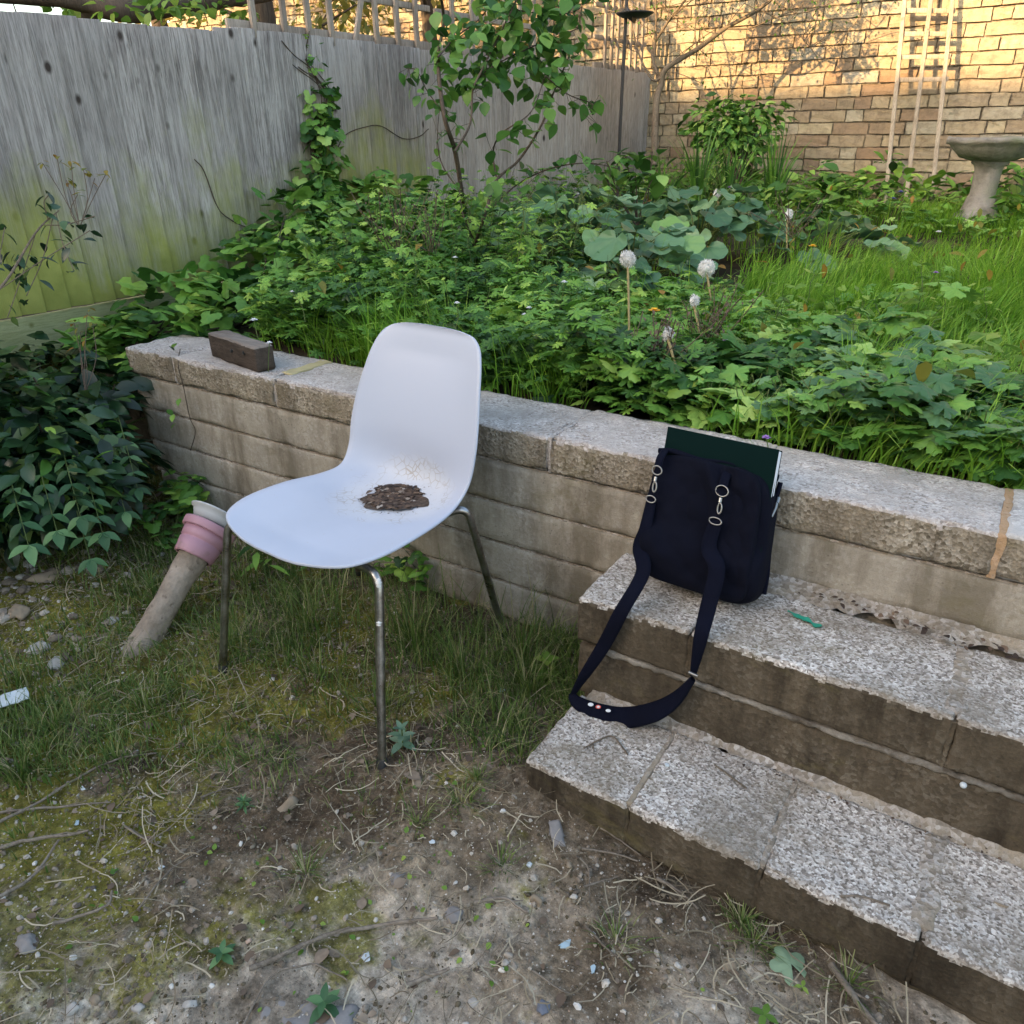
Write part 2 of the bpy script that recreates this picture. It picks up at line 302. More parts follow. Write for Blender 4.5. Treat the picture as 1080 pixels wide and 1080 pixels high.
MT['grass'] = m_leaf('grass', [(0, (.030, .10, .018)), (.5, (.065, .19, .028)), (.85, (.12, .27, .045)), (1, (.24, .32, .10))], .5, .4)
MT['grassl'] = m_leaf('lawn_grass', [(0, (.07, .19, .018)), (.45, (.19, .42, .035)), (1, (.42, .64, .09))], .5, .45)
MT['grassd'] = m_leaf('ground_grass', [(0, (.045, .085, .018)), (.35, (.11, .20, .035)), (.6, (.22, .28, .075)), (.8, (.42, .38, .20)), (1, (.55, .48, .30))], .6, .35)
MT['straw'] = m_leaf('dry_straw', [(0, (.13, .10, .065)), (.5, (.29, .24, .16)), (1, (.52, .46, .34))], .8, .1)
MT['stem'] = m_leaf('stem', [(0, (.06, .12, .03)), (1, (.16, .20, .06))], .6, .1)
MT['brownstem'] = m_plain('brown_stem', (.12, .085, .06), .8)
MT['seedhead'] = m_plain('brown_seed', (.13, .09, .065), .9)
# ------------------------------------------------------------------ terrain
def axis(fine0, fine1, step, far, grow=1.35):
    a = list(np.arange(fine0, fine1, step)); s = step; x = fine0
    lo = [];
    while x > -far: s *= grow; x -= s; lo.append(x)
    s = step; x = fine1; hi = [fine1]
    while x < far: s *= grow; x += s; hi.append(x)
    return np.array(lo[::-1]+a+hi)
def ground_z(x, y):
    P = np.stack([x, y, 0*x], 1)
    z = -.508+.018*fbm(P, 2.2, 3, 2)+.007*fbm(P, 9, 5, 2)
    z += .038*np.exp(-((x-.1)**2/.04+(y+.5)**2/.05))            # soil banked against the step's corner
    z += .05*np.exp(-((x+1.35)**2/.12+(y+.62)**2/.06))            # rubble heap on the left
    z += .10*np.exp(-((x+1.9)**2/.2+(y-.3)**2/.3))
    return z
def sheet(xs, ys, zf, rough=None):
    X, Y = np.meshgrid(xs, ys, indexing='ij'); x = X.ravel(); y = Y.ravel(); z = zf(x, y); V = np.stack([x, y, z], 1)
    nb = len(ys); i = np.arange(len(xs)-1)[:, None]*nb; j = np.arange(nb-1)[None]
    return V, np.stack([i+j, i+nb+j, i+nb+j+1, i+j+1], -1).reshape(-1, 4)
def gz1(x, y):
    P = np.stack([x, y, 0*x], 1); z = ground_z(x, y); n = np.abs(x) < 3
    z = z+np.where(n, .0045*fbm(P, 38, 9, 2)+.006*np.clip(fbm(P, 16, 19, 2), 0, 1), 0); return z
m = M('soil'); P = m.P
c = m.ramp(m.noise(3.2, 8, rough=.65), [(.3, (.045, .031, .02)), (.46, (.12, .09, .062)), (.6, (.23, .185, .135)), (.74, (.38, .33, .26))])
sx = m.sep()
gm = m.math('ADD', m.math('MULTIPLY', m.noise(2.1, 6, rough=.62), 1.0), m.math('ADD', m.math('MULTIPLY', sx[0], .22), m.math('MULTIPLY', m.math('ADD', sx[1], .62), -.42)))
c = m.mix(m.ramp(gm, [(.55, 0.), (.68, 1.)]), c, m.mix(m.noise(24, 6, rough=.7), (.22, .185, .145), (.78, .71, .62)))
mo = m.math('ADD', m.noise(4.3, 6, rough=.66), m.math('MULTIPLY', sx[0], -.20))
c = m.mix(m.math('MULTIPLY', m.ramp(mo, [(.54, 0.), (.62, 1.)]), .85), c, m.mix(m.noise(60, 4), (.055, .055, .006), (.24, .23, .03)))
c = m.mix(m.ramp(m.noise(3.7, 4, m.mapp((1, 1, 1), rot=(0, 0, 1))), [(.66, 0.), (.72, .7)]), c, (.11, .05, .025))
c = m.mix(m.math('MULTIPLY', m.ramp(m.noise(110, 5, rough=.8), [(.55, 0.), (.68, 1.)]), .5), c, (.58, .54, .48))
c = m.mix(m.math('MULTIPLY', m.ramp(m.noise(75, 5, m.mapp((1, 1, 1), rot=(0, 1, 0)), rough=.8), [(.56, 0.), (.66, 1.)]), .55), c, (.03, .023, .018))
nb = m.bump(m.noise(28, 9, rough=.72), .014, 1.); nb = m.bump(m.vor(90), .003, .6, nb); c = m.mix(.9, c, m.ramp(m.noise(42, 9, rough=.78), [(.34, (.35, .33, .30)), (.5, (.95, .93, .90)), (.66, (1.7, 1.66, 1.6))]), 'MULTIPLY'); c = m.mix(.7, c, m.ramp(m.noise(9, 6, rough=.7), [(.36, (.5, .48, .45)), (.62, (1.4, 1.4, 1.38))]), 'MULTIPLY')
MT['soil'] = m.fin(c, .95, nb, spec=.15)
m = M('bed_soil'); c = m.ramp(m.noise(8, 7), [(.3, (.025, .02, .014)), (.7, (.08, .065, .045))]); MT['bedsoil'] = m.fin(c, .95, m.bump(m.noise(30, 8), .01), spec=.1)
g = G(); V, F = sheet(axis(-2.1, 1.5, .011, 45), axis(-1.75, .06, .011, 45), gz1); g.add(V, F)
tag(g.build('ground', MT['soil']), kind='structure')
def bed_z(x, y):
    P = np.stack([x, y, 0*x], 1); z = -.045+.038*np.clip(y, 0, 5)+.02*fbm(P, 2, 11, 2)
    edge = np.clip((.16-y)/.10, 0, 1)*(x < -1.62); z = z-edge*.5
    return z
g = G(); V, F = sheet(np.concatenate([np.arange(-2.13, 2.6, .05), np.arange(2.6, 9, .5)]), np.concatenate([np.arange(.03, 4.55, .05)]), bed_z); g.add(V, F)
tag(g.build('garden_bed', MT['bedsoil']), kind='structure')
g = G(); V, F = sheet(np.arange(-40, -2.15, 1.), np.arange(-8, 40, 1.), lambda x, y: -.1+.05*np.sin(x*3+y)); g.add(V, F)
tag(g.build('neighbour_ground', MT['bedsoil']), kind='structure')
# ------------------------------------------------------------------ retaining wall
CC, CP = .1046, .0854; XE = 1.6
root = empty('retaining_wall', (0, .1, -.55), 'low retaining wall of pale concrete blocks with speckled coping running across the garden', 'wall')
cuts = [-1.635, -1.405, -.975, -.548, -.127, .29, .707, 1.13, XE]
for i in range(len(cuts)-1):
    g = G(); a, b = cuts[i]+.003, cuts[i+1]-.003; pale = i == 6
    add_block(g, (a, 0, -CP+.006), (b, .212, 0+(.002 if pale else rng.uniform(-.0015, .002))), 0, rng.random(), cell=.010, r=.006, amp=.0022, seed=10+i, sc=45, chip=.012)
    # the face shows grimy aggregate, the top the clean one
    Vv, Fv_ = g.V[0][0], g.L[0][0]; ctr = Vv[Fv_].mean(1); front = (ctr[:, 1] < .006+.004*fbm(ctr, 60, 5)) & (ctr[:, 2] < -.006+.006*fbm(ctr, 40, 8))
    g.L = [(Fv_[~front], 0, True), (Fv_[front], 1, True)]
    o = g.build('coping_block', [MT['copingpale'] if pale else MT['coping'], MT['copingface']], root)
    if pale: o['label'] = 'whiter coping block at the right end of the wall'
g = G()
for i, x in enumerate(cuts[1:-1]):
    red = 0 if i == 5 else 1
    add_block(g, (x-(.0045 if red else .0075), .0045 if red else .0005, -CP+.004), (x+(.0045 if red else .0075), .209, -.0006), red, .4, cell=.01, r=.002, amp=.0012, seed=80+i)
# spread mortar over one joint near the timber
Vm, Fm = gridbox((-.995, .05, -.004), (-.955, .205, .0035), cell=.008, r=.003, amp=.002, seed=4); g.add(Vm, Fm, 2)
m = M('mortar_yellow'); nn = m.noise(30, 5); MT['mortaryel'] = m.fin(m.mix(nn, (.30, .26, .15), (.52, .45, .24)), .95, m.bump(nn, .004))
g.build('coping_mortar', [MT['mortarred'], MT['coping'], MT['mortaryel']], root)
zt = -CP
for k in range(5):
    g = G(); x0 = -1.625+.01*k; z1 = zt-k*CC; z0 = z1-CC+.0062
    off = (.21 if k % 2 else 0); xs = [x0, XE]
    for a, b in zip(xs[:-1], xs[1:]):
        add_block(g, (a+.0003, .004+rng.uniform(0, .001), z0), (b-.0003, .20, z1-.002), 0, rng.random(), cell=.014, r=.0022, amp=.0006, seed=30+k, sc=60, chip=.003)
    g.build('block_course', MT['course'], root)
g = G()
for k in range(6):
    z1 = zt-k*CC; add_block(g, (-1.62, .010, z1-.0075), (XE, .19, z1+.0015), 0, .3, cell=.02, r=.001, amp=.0008, seed=60+k, sc=60)
g.build('bed_mortar', MT['mortar'], root)
g = G(); add_block(g, (-1.60, .02, -.62), (XE, .19, -.09), 0, .2, cell=.1); g.build('wall_core', MT['mortar'], root)
# ------------------------------------------------------------------ steps
ZU, ZL = -.1901, -.3994; YU, YL = -.250, -.4685; X0, X1 = .0974, .0811
root = empty('garden_steps', (.8, -.25, -.55), 'two concrete block garden steps with white speckled treads and grimy brown risers', 'steps')
def tread(cuts, y0, y1, z, sd, name):
    for i in range(len(cuts)-1):
        g = G(); a, b = cuts[i], cuts[i+1]
        add_block(g, (a+.0012, y0, z-.095), (b-.0012, y1, z+rng.uniform(-.001, .0015)), 0, rng.random(), cell=.0055, r=.005, amp=.0014, seed=sd+i, sc=75, chip=.008)
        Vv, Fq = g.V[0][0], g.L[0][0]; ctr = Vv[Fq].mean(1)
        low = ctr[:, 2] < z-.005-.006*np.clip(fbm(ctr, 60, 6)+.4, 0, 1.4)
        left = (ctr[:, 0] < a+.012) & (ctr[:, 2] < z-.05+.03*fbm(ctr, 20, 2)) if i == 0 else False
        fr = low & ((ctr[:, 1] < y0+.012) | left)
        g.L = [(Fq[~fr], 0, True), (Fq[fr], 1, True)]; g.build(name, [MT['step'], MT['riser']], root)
TB = .297
tread([X0+.004, TB, TB+.216, TB+.432, TB+.66, TB+.9, TB+1.3], YL, -.262, ZL, 100, 'tread_block')
tread([X1, .30, .705, 1.12, XE], YU, -.045, ZU, 200, 'tread_block')
# riser under the upper tread
g = G(); xs = [X1+.004, .95, XE]
for a, b in zip(xs[:-1], xs[1:]): add_block(g, (a+.0004, YU+.004, ZL-.01), (b-.0004, -.06, ZU-.106), 0, rng.random(), cell=.012, r=.005, amp=.0022, seed=int(a*50)+7, sc=40, chip=.006)
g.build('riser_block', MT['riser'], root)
g = G(); add_block(g, (X0+.012, YL+.006, -.60), (XE, -.24, ZL-.096), 0, .3, cell=.012, r=.004, amp=.003, seed=9, sc=40)
add_block(g, (X1+.012, YU+.02, -.60), (XE, -.02, ZL-.02), 0, .3, cell=.05)
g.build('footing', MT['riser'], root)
g = G()
add_block(g, (X1+.05, YU-.001, ZU-.1065), (XE, -.1, ZU-.0965), 0, .5, cell=.008, r=.003, amp=.0035, seed=31, sc=70, chip=.01)
g.build('white_mortar_seam', MT['salt'], root)
g = G()
for x, y_, z_ in ((TB, YL, ZL), (TB+.216, YL, ZL), (TB+.432, YL, ZL), (TB+.66, YL, ZL), (.30, YU, ZU), (.705, YU, ZU)): add_block(g, (x-.004, y_+.0022, z_-.0945), (x+.004, y_+.03, z_-.008), 1, .5, cell=.006, r=.002, amp=.0012, seed=int(x*90)+3, sc=60)
for x in (TB, TB+.216): add_block(g, (x-.0055, YL+.006, ZL-.03), (x+.0055, -.255, ZL+.0004), 0, .5, cell=.006, r=.003, amp=.0016, seed=int(x*99), sc=60)
add_block(g, (TB+.432-.020, YL+.022, ZL-.07), (TB+.432+.016, -.255, ZL+.0012), 0, .7, cell=.006, r=.006, amp=.003, seed=77, sc=50)
add_block(g, (.705-.018, YU+.016, ZU-.06), (.705+.015, -.05, ZU+.0012), 0, .6, cell=.006, r=.006, amp=.003, seed=71, sc=50)
# fillets of mortar where tread meets riser
def fillet(x0, x1, y, z, w, h, sd):
    xs = np.arange(x0, x1, .008); t = np.linspace(0, 1, 9); X, T = np.meshgrid(xs, t, indexing='ij'); x = X.ravel(); tt = T.ravel(); P = np.stack([x, 0*x, 0*x], 1)
    ww = w*(1+.55*fbm(P, 9, sd)+.25*fbm(P, 50, sd+1)); ww = np.clip(ww, w*.25, None)
    V = np.stack([x, y+.01-ww*tt, z+h*(1-tt)**1.6-.0012*tt*3], 1); V += vdis(V, 60, sd, .0025); n = len(t)
    i = np.arange(len(xs)-1)[:, None]*n; j = np.arange(n-1)[None]; return V, np.stack([i+j, i+j+1, i+n+j+1, i+n+j], -1).reshape(-1, 4)[:, ::-1]
V, F = fillet(X0+.02, XE, YU, ZL, .042, .012, 5); g.add(V, F, 0, .6)
V, F = fillet(X1+.02, XE, .0, ZU, .055, .014, 15); g.add(V, F, 0, .3)
g.build('tread_mortar', [MT['mortar'], MT['riser']], root)
# ------------------------------------------------------------------ fence
FA = .044; fd = np.array([math.sin(FA), math.cos(FA), 0]); fn = np.array([math.cos(FA), -math.sin(FA), 0]); FO = np.array([-2.15, 0, 0])
def fp(s, off=0., z=0.): return FO+fd*s+fn*off+np.array([0, 0, z])
def fbox(g, s0, s1, o0, o1, z0, z1, mat=0, var=.5, lean=0., cell=.08, amp=.0008, o0b=None):
    V, F = gridbox((s0, o0, z0), (s1, o1, z1), cell=cell, r=.0015, amp=amp, seed=int(s0*100) % 97, sc=20)
    s = V[:, 0]+lean*(V[:, 2]-z0); o = V[:, 1]
    if o0b is not None: o = o+o0b*(V[:, 0]-s0)/(s1-s0)
    W = FO+fd*s[:, None]+fn*o[:, None]; W[:, 2] = V[:, 2]
    g.add(W, F, mat, var)
def panel(s0, s1, ztop, zbot, matk, label, lean=0., bw=.082):
    r = empty('fence_panel', fp((s0+s1)/2, 0, zbot-.12), label, 'fence', 'panels of the wooden boundary fence')
    g = G(); s = s0; i = 0
    while s < s1-.01:
        e = min(s+bw, s1); top = ztop+rng.uniform(-.004, .003); fbox(g, s, e+.012, .0, .010, zbot, top, 0, rng.random(), lean+rng.uniform(-.004, .004), .12, .0012, o0b=.021); s = e; i += 1
    g.build('boards', MT[matk], r)
    
    for z_ in (ztop-.16, zbot+.06): g = G(); fbox(g, s0, s1, -.03, -.002, z_, z_+.06, 0, .3); g.build('rail', MT[matk], r)
    g = G(); fbox(g, s0, s1, -.012, .013, zbot-.165, zbot-.008, 0, rng.random(), 0, .05, .002); g.build('gravel_board', MT['gravelb'], r)
    g = G(); fbox(g, s1-.03, s1+.03, -.075, -.034, -.5, ztop-.02, 0, .2); g.build('post', MT[matk], r)
    return r
panel(-3.3, -.95, .925, .05, 'fence', 'grey weathered fence panel beyond the left edge behind the shrub')
panel(-.95, .90, .925, .05, 'fence', 'blue grey weathered fence panel with green algae, nearest on the left')
panel(.90, 2.02, .945, .0, 'fence', 'grey fence panel behind the climber, under the trellis slats')
panel(2.02, 3.35, .935, .0, 'fence2', 'brownish fence panel behind the sapling')
panel(3.35, 4.49, .94, .0, 'fence2', 'farthest fence panel, behind the bird feeder pole and meeting the brick wall')
# trellis along the top
def trellis(s0, s1, z0, pitch, label, matk='trellis', leanat=None):
    r = empty('trellis_topper', fp((s0+s1)/2, 0, z0), label, 'trellis', 'trellis strips on top of the fence')
    
    for za, zb_ in ((-.012, .030), (.155, .180), (.33, .355)): g = G(); fbox(g, s0, s1, -.02, -.003, z0+za, z0+zb_, 0, .3); g.build('rail', MT[matk], r)
    s = s0+.1; k = 0
    while s < s1-.03:
        g = G(); ln = .35 if leanat is not None and k == leanat else rng.uniform(-.02, .02)
        fbox(g, s, s+.024, .0, .016, z0-.028, z0+.40, 0, rng.random(), ln, .1); g.build('slat', MT[matk], r); s += pitch*rng.uniform(.9, 1.1); k += 1
trellis(.98, 2.16, .945, .136, 'slatted trellis on the fence top left of the sapling', leanat=4)
trellis(2.2, 3.5, .94, .15, 'slatted trellis half hidden behind the sapling leaves')
trellis(3.75, 4.47, .945, .085, 'close slatted trellis beside the brick wall corner behind the pole', 'trellis')
# ------------------------------------------------------------------ brick wall
m = M('brick'); v = m.attr(); c = m.ramp(m.math('ADD', m.math('MULTIPLY', v, .8), .1), [(0, (.22, .14, .095)), (.08, (.27, .19, .13)), (.25, (.31, .25, .175)), (.6, (.37, .31, .215)), (.8, (.41, .36, .25)), (.92, (.33, .31, .27)), (1, (.46, .39, .21))])
n1 = m.noise(24, 6, rough=.7); c = m.mix(m.math('MULTIPLY', m.ramp(n1, [(.45, 0.), (.65, 1.)]), .5), c, (.13, .10, .075)); c = m.mix(m.math('MULTIPLY', m.ramp(m.noise(3, 5), [(.5, 0.), (.68, 1.)]), .35), c, (.20, .17, .13))
MT['brick'] = m.fin(c, .92, m.bump(n1, .006, .9, m.bump(m.noise(120, 4), .002)), spec=.15)
MT['brickmortar'] = m_conc('old_lime_mortar', (.25, .21, .155), .3, stain=.5, streak=False)
def brickwall(name, p0, dx, n_c, z0, L, label, seed=0, bl=.218, ch=.0715, detail=True):
    root = empty(name, (p0[0]+dx[0]*L/2, p0[1]+dx[1]*L/2, z0), label, 'wall'); nrm = np.array([dx[1], -dx[0], 0.]); g = G(); r2 = np.random.default_rng(seed)
    bv = gridbox((-.5, -.5, -.5), (.5, .5, .5), cell=.34, r=.001, amp=0)[0:2]; V0, F0 = bv; pos = []; sz = []; var = []
    for c in range(n_c):
        s = -r2.uniform(0, .2); k = c
        while s < L:
            w = bl if (k % 2 == 0) ^ (r2.random() < .1) else bl*.5-.005; pos.append((s+w/2, r2.uniform(-.004, .004), z0+(c+.5)*ch)); sz.append((w-.009+r2.uniform(-.004, .004), .09, ch-.009+r2.uniform(-.004, .003))); var.append(r2.random()); s += w; k += 1
    pos = np.array(pos); sz = np.array(sz); k = len(pos); V = V0[None]*sz[:, None]; V = V+r2.normal(0, .0014, V.shape); W = V+pos[:, None]; W = W.reshape(-1, 3); W = W+vdis(W, 9, seed, .004)
    X = np.array([p0[0], p0[1], 0])+W[:, 0:1]*np.array([dx[0], dx[1], 0])+W[:, 1:2]*(-nrm); X[:, 2] = W[:, 2]
    F = F0[None]+(np.arange(k)*len(V0))[:, None, None]; g.add(X, F.reshape(-1, 4), 0, np.repeat(var, len(V0)), False); g.build('bricks', MT['brick'], root)
    g = G(); a = np.array([p0[0], p0[1], 0]); dd = np.array([dx[0], dx[1], 0])
    V, F = gridbox((0, -.030, z0), (L, .10, z0+n_c*ch+.0), cell=.06, r=.002, amp=.004, seed=3, sc=15); X = a+V[:, 0:1]*dd+V[:, 1:2]*(-nrm); X[:, 2] = V[:, 2]; g.add(X, F); g.build('mortar', MT['brickmortar'], root)
    return root
brickwall('brick_wall', (-7.2, 4.60), (1, -.012), 39, -.32, 11.5, 'old yellow stock brick wall at the back of the garden, its top in golden sunlight')
g = G()
# ------------------------------------------------------------------ unseen house behind the camera, its ridge shaped to shade the garden
m = M('house_render'); MT['house'] = m.fin(m.mix(m.noise(3, 5), (.30, .24, .19), (.42, .34, .27)), .9, m.bump(m.noise(40, 5), .004)); MT['rooftile'] = m_plain('roof_tile', (.16, .10, .08), .85, .2, 8)
m = M('window_glass'); MT['glass'] = m.fin((.03, .035, .04), .05, spec=.6); MT['whitepaint'] = m_plain('white_paint', (.78, .78, .76), .4, .03)
SUN = np.array([.37, .93, -.36]); SUN /= np.linalg.norm(SUN)
hy, hz = -9., 5.0
root = empty('shading_house', (-3, -11, -.5), 'unseen brick house put behind the camera to shade the garden', 'house')
g = G(); 
for lo, hi in [((-13, -14.5, -.6), (6, hy, hz))]: V, F = gridbox(lo, hi, cell=1.0, r=.01, amp=0); g.add(V, F, 0, .5, False)
g.build('wall', MT['house'], root)
rd = 11.8; k = (4.5+rd)/SUN[1]*(-SUN[2]); rz = .80+k
g = G(); V = np.array([(x, y, z) for x in (-13.2, 6.2) for y, z in ((hy+.3, hz-.1), (-rd, rz), (-14.8, hz-.1), (hy+.3, hz-.02), (-rd, rz+.0), (-14.8, hz-.02))]); V[[4, 10], 2] += .0; V[[1, 7], 2] -= .1
F = [[3, 9, 10, 4], [4, 10, 11, 5], [0, 1, 7, 6], [1, 2, 8, 7], [0, 6, 9, 3], [2, 5, 11, 8]]; g.add(V, F, 0, .5, False); g.add(V[[0, 3, 4, 1]], [[0, 1, 2, 3]], 0, .5, False); g.add(V[[1, 4, 5, 2]], [[0, 1, 2, 3]], 0, .5, False); g.add(V[[6, 9, 10, 7]], [[0, 1, 2, 3]], 0, .5, False); g.add(V[[7, 10, 11, 8]], [[0, 1, 2, 3]], 0, .5, False)
g.add(V[[0, 1, 2]], [[0, 1, 2]], 0, .5, False); g.add(V[[6, 7, 8]], [[0, 1, 2]], 0, .5, False)
g.build('roof', MT['rooftile'], root)
for wx in (-11, -8, -5, -2, 1, 4):
    for wz in (.4, 3.0):
        g = G(); V, F = gridbox((wx-.6, hy, wz), (wx+.6, hy+.05, wz+1.3), cell=2); g.add(V, F, 0, .5, False); w = g.build('window', MT['whitepaint'], root)
        g = G()
        for dx in (-.53, .03): V, F = gridbox((wx+dx, hy+.05, wz+.07), (wx+dx+.5, hy+.056, wz+1.23), cell=2, r=.001); g.add(V, F, 0, .5, False)
        gg = g.build('pane', MT['glass'], None); gg.parent = w; gg.matrix_parent_inverse = Matrix.Identity(4); gg.location = -(w.location+root.location)
# ------------------------------------------------------------------ chair
OC = np.array([-.44, -.285, -.510]); th = -.075; XLc = np.array([math.cos(th), math.sin(th), 0]); YLc = np.array([-math.sin(th), math.cos(th), 0])
def cw(x, y, z): return np.array([OC[0], OC[1], 0])+XLc*x+YLc*y+np.array([0, 0, z])
ch = empty('chair', OC, 'white moulded plastic chair on metal legs with a patch of rotten leaves on its seat', 'chair')
R = np.array([[-.236, -.113, .03], [-.2345, -.1115, .062], [-.231, -.109, .093], [-.218, -.104, .142], [-.191, -.1, .183], [-.128, -.097, .206], [-.034, -.098, .204], [.05, -.103, .187], [.104, -.095, .1755], [.136, -.06, .179], [.154, -.004, .182], [.171, .05, .177], [.19, .103, .167], [.211, .153, .155], [.229, .186, .140], [.241, .203, .118], [.2455, .2105, .088], [.2475, .2135, .055], [.248, .2145, .022]])
SX = .031
def spl(A, n):
    return smooth_path(A, n)
RS = spl(R, 5); t = np.linspace(-1, 1, 33)
arc = np.concatenate([[0], np.cumsum(np.linalg.norm(np.diff(RS[:, :2], axis=0), axis=1))]); tot = arc[-1]; u = arc/tot
# dish: centre line sinks in the seat and bows backwards in the back rest
seatness = np.clip((.50-u)/.12, 0, 1); seatness = seatness*seatness*(3-2*seatness); endf = np.clip(np.minimum(u, 1-u)/.10, 0, 1)**.6
def shell(off):
    V = []
    for (y, z, w), sn, ef, uu in zip(RS, seatness, endf, u):
        x = t*w; prof = (1-np.abs(t)**2.6); bend = np.exp(-((uu-.50)/.10)**2)
        dz = -(.020*sn*ef)*prof-.022*bend*prof; dy = (.022*(1-sn)*ef+.034*bend)*prof
        for xx, a, b in zip(x, dy, dz): V.append((xx+SX, y+a, z+b))
    V = np.array(V)
    return V
Vt = shell(0); nr, nc = len(RS), len(t); gr = Vt.reshape(nr, nc, 3)
du = np.gradient(gr, axis=0); dv = np.gradient(gr, axis=1); N = np.cross(dv, du); N /= np.linalg.norm(N, axis=2)[..., None]+1e-9
for r_ in range(14): N[r_] = N[14]; N[nr-1-r_] = N[nr-15]
TH = .0055
def toW(A): A = A.reshape(-1, 3); return np.array([OC[0], OC[1], 0])+A[:, :1]*XLc+A[:, 1:2]*YLc+A[:, 2:]*np.array([0, 0, 1.])
# rounded rim: lip folds slightly down/back
g = G(); i = np.arange(nr-1)[:, None]*nc; j = np.arange(nc-1)[None]; F = np.stack([i+j, i+j+1, i+nc+j+1, i+nc+j], -1).reshape(-1, 4)
top = gr; bot = gr-N*TH
rim = list(range(nc))+[k*nc+nc-1 for k in range(1, nr)]+[(nr-1)*nc+k for k in range(nc-2, -1, -1)]+[k*nc for k in range(nr-2, 0, -1)]
cen = gr[:, nc//2][:, None]; A = toW(top); B = toW(bot)
outd = []
flat = gr.reshape(-1, 3); ctr = np.array([SX, 0, 0])
for r_ in rim:
    rr, cc_ = divmod(r_, nc); ia = gr[min(max(rr, 1), nr-2), min(max(cc_, 1), nc-2)]; d = flat[r_]-ia; d /= np.linalg.norm(d)+1e-9; outd.append(d)
mid = toW(np.array([flat[r_]+d*TH*.2-N.reshape(-1, 3)[r_]*TH*.5 for r_, d in zip(rim, outd)]))
nR = len(rim); ra = np.array(rim)
Vall = np.vstack([A, B, mid]); o2 = len(A); o3 = 2*len(A); q = np.arange(nR); q2 = (q+1) % nR
Fr = np.vstack([np.stack([ra[q], ra[q2], o3+q2, o3+q], 1), np.stack([o3+q, o3+q2, o2+ra[q2], o2+ra[q]], 1)])
g.add(Vall, np.vstack([F, F[:, ::-1]+o2, Fr[:, ::-1]]))
m = M('white_plastic'); LX, LY = .043, .088; HC = cw(LX+.0, LY+.0, -.125)
vec = m.N.new('ShaderNodeVectorMath'); vec.operation = 'SUBTRACT'; m.K.new(m.P, vec.inputs[0]); vec.inputs[1].default_value = tuple(HC)
sc_ = m.mapp((1., 1.05, 1.6), vec.outputs[0]); ln = m.N.new('ShaderNodeVectorMath'); ln.operation = 'LENGTH'; m.K.new(sc_, ln.inputs[0])
rr = m.math('ADD', ln.outputs[1], m.math('MULTIPLY', m.math('SUBTRACT', m.noise(22, 5, rough=.6), .5), .05))
edge = m.ramp(rr, [(.100, 1.), (.150, 0.)]); cr = m.ramp(m.vor(62, m.mapp((1, 1, 1), m.P), 'DISTANCE_TO_EDGE'), [(.03, 1.), (.07, 0.)]); pat = m.ramp(m.noise(30, 4), [(.42, 0.), (.6, 1.)])
seatm = m.ramp(m.math('ADD', m.sep()[2], .3), [(.24, 1.), (.28, 0.)])
c = m.mix(m.math('MULTIPLY', m.ramp(m.noise(6, 6), [(.4, 0.), (.75, 1.)]), m.math('MULTIPLY', seatm, .28)), (.47, .51, .61), (.36, .395, .47))
stn = m.math('MULTIPLY', m.math('MULTIPLY', edge, cr), pat); c = m.mix(m.math('MULTIPLY', stn, .9), c, (.20, .14, .09)); c = m.mix(m.math('MULTIPLY', edge, .4), c, (.68, .67, .65))
sp = m.ramp(m.noise(130, 3, rough=.7), [(.66, 0.), (.72, 1.)]); c = m.mix(m.math('MULTIPLY', sp, m.math('MULTIPLY', seatm, .35)), c, (.38, .36, .32))
MT['plastic'] = m.fin(c, m.mix(seatm, (.36,)*3, (.55,)*3), m.bump(m.noise(500, 2), .00015, .5), spec=.4)
g.build('seat_shell', MT['plastic'], ch)
MT['chrome'] = (lambda m: m.fin(m.mix(m.ramp(m.noise(35, 6, rough=.7), [(.35, 0.), (.7, 1.)]), (.46, .46, .47), (.16, .15, .13)), m.ramp(m.noise(20, 5), [(.3, .22), (.7, .5)]), m.bump(m.noise(200, 3), .0002), 1.))(M('dull_chrome'))
MT['blackrub'] = m_plain('black_rubber', (.03, .03, .03), .6)
MT['whiteplast'] = m_plain('white_flaked_paint', (.75, .76, .78), .5, .08)
feet = {'fl': (-.673, -.512), 'rr': (-.208, -.058), 'fr': (-.170, -.545), 'rl': (-.711, -.025)}
def leg(key, top, elbow, flake=None):
    fx, fy = feet[key]; g = G(); pts = [top, elbow[0], elbow[1], (fx, fy, -.515)]
    P = np.array(pts); path = [P[0]]; 
    a, b, c_ = P[0], P[1], P[3]; el = P[1]; r1 = el+(a-el)/np.linalg.norm(a-el)*.03; r2 = el+(c_-el)/np.linalg.norm(c_-el)*.035
    for tt in np.linspace(0, 1, 9): path.append((1-tt)**2*r1+2*tt*(1-tt)*el+tt*tt*r2)
    path += [c_]; add_tube(g, path, .0085, 14, 0); o = g.build('leg', MT['chrome'], ch)
    g = G(); d = (c_-el)/np.linalg.norm(c_-el); add_tube(g, [c_-d*.035, c_-d*.03, c_], [.0095, .011, .011], 14); f_ = g.build('foot_cap', MT['blackrub']); f_.parent = o; f_.location = -(ch.location+o.location)
    for q, (t0, t1, w) in enumerate(flake or []):
        g = G(); p0 = el+(c_-el)*t0; p1 = el+(c_-el)*t1; ts = np.linspace(0, 1, 8)
        vd_ = (CAM-p0)/np.linalg.norm(CAM-p0)*.0062+np.array([-.0015, 0, 0]); add_tube(g, [p0+vd_+(p1-p0)*x for x in ts], 0.0012+.0056*np.sin(ts*PI)**.5*(.7+.3*np.sin(ts*17+q)), 8); f_ = g.build('paint_flake', MT['whiteplast']); f_.parent = o; f_.location = -(ch.location+o.location)
zs = -.128
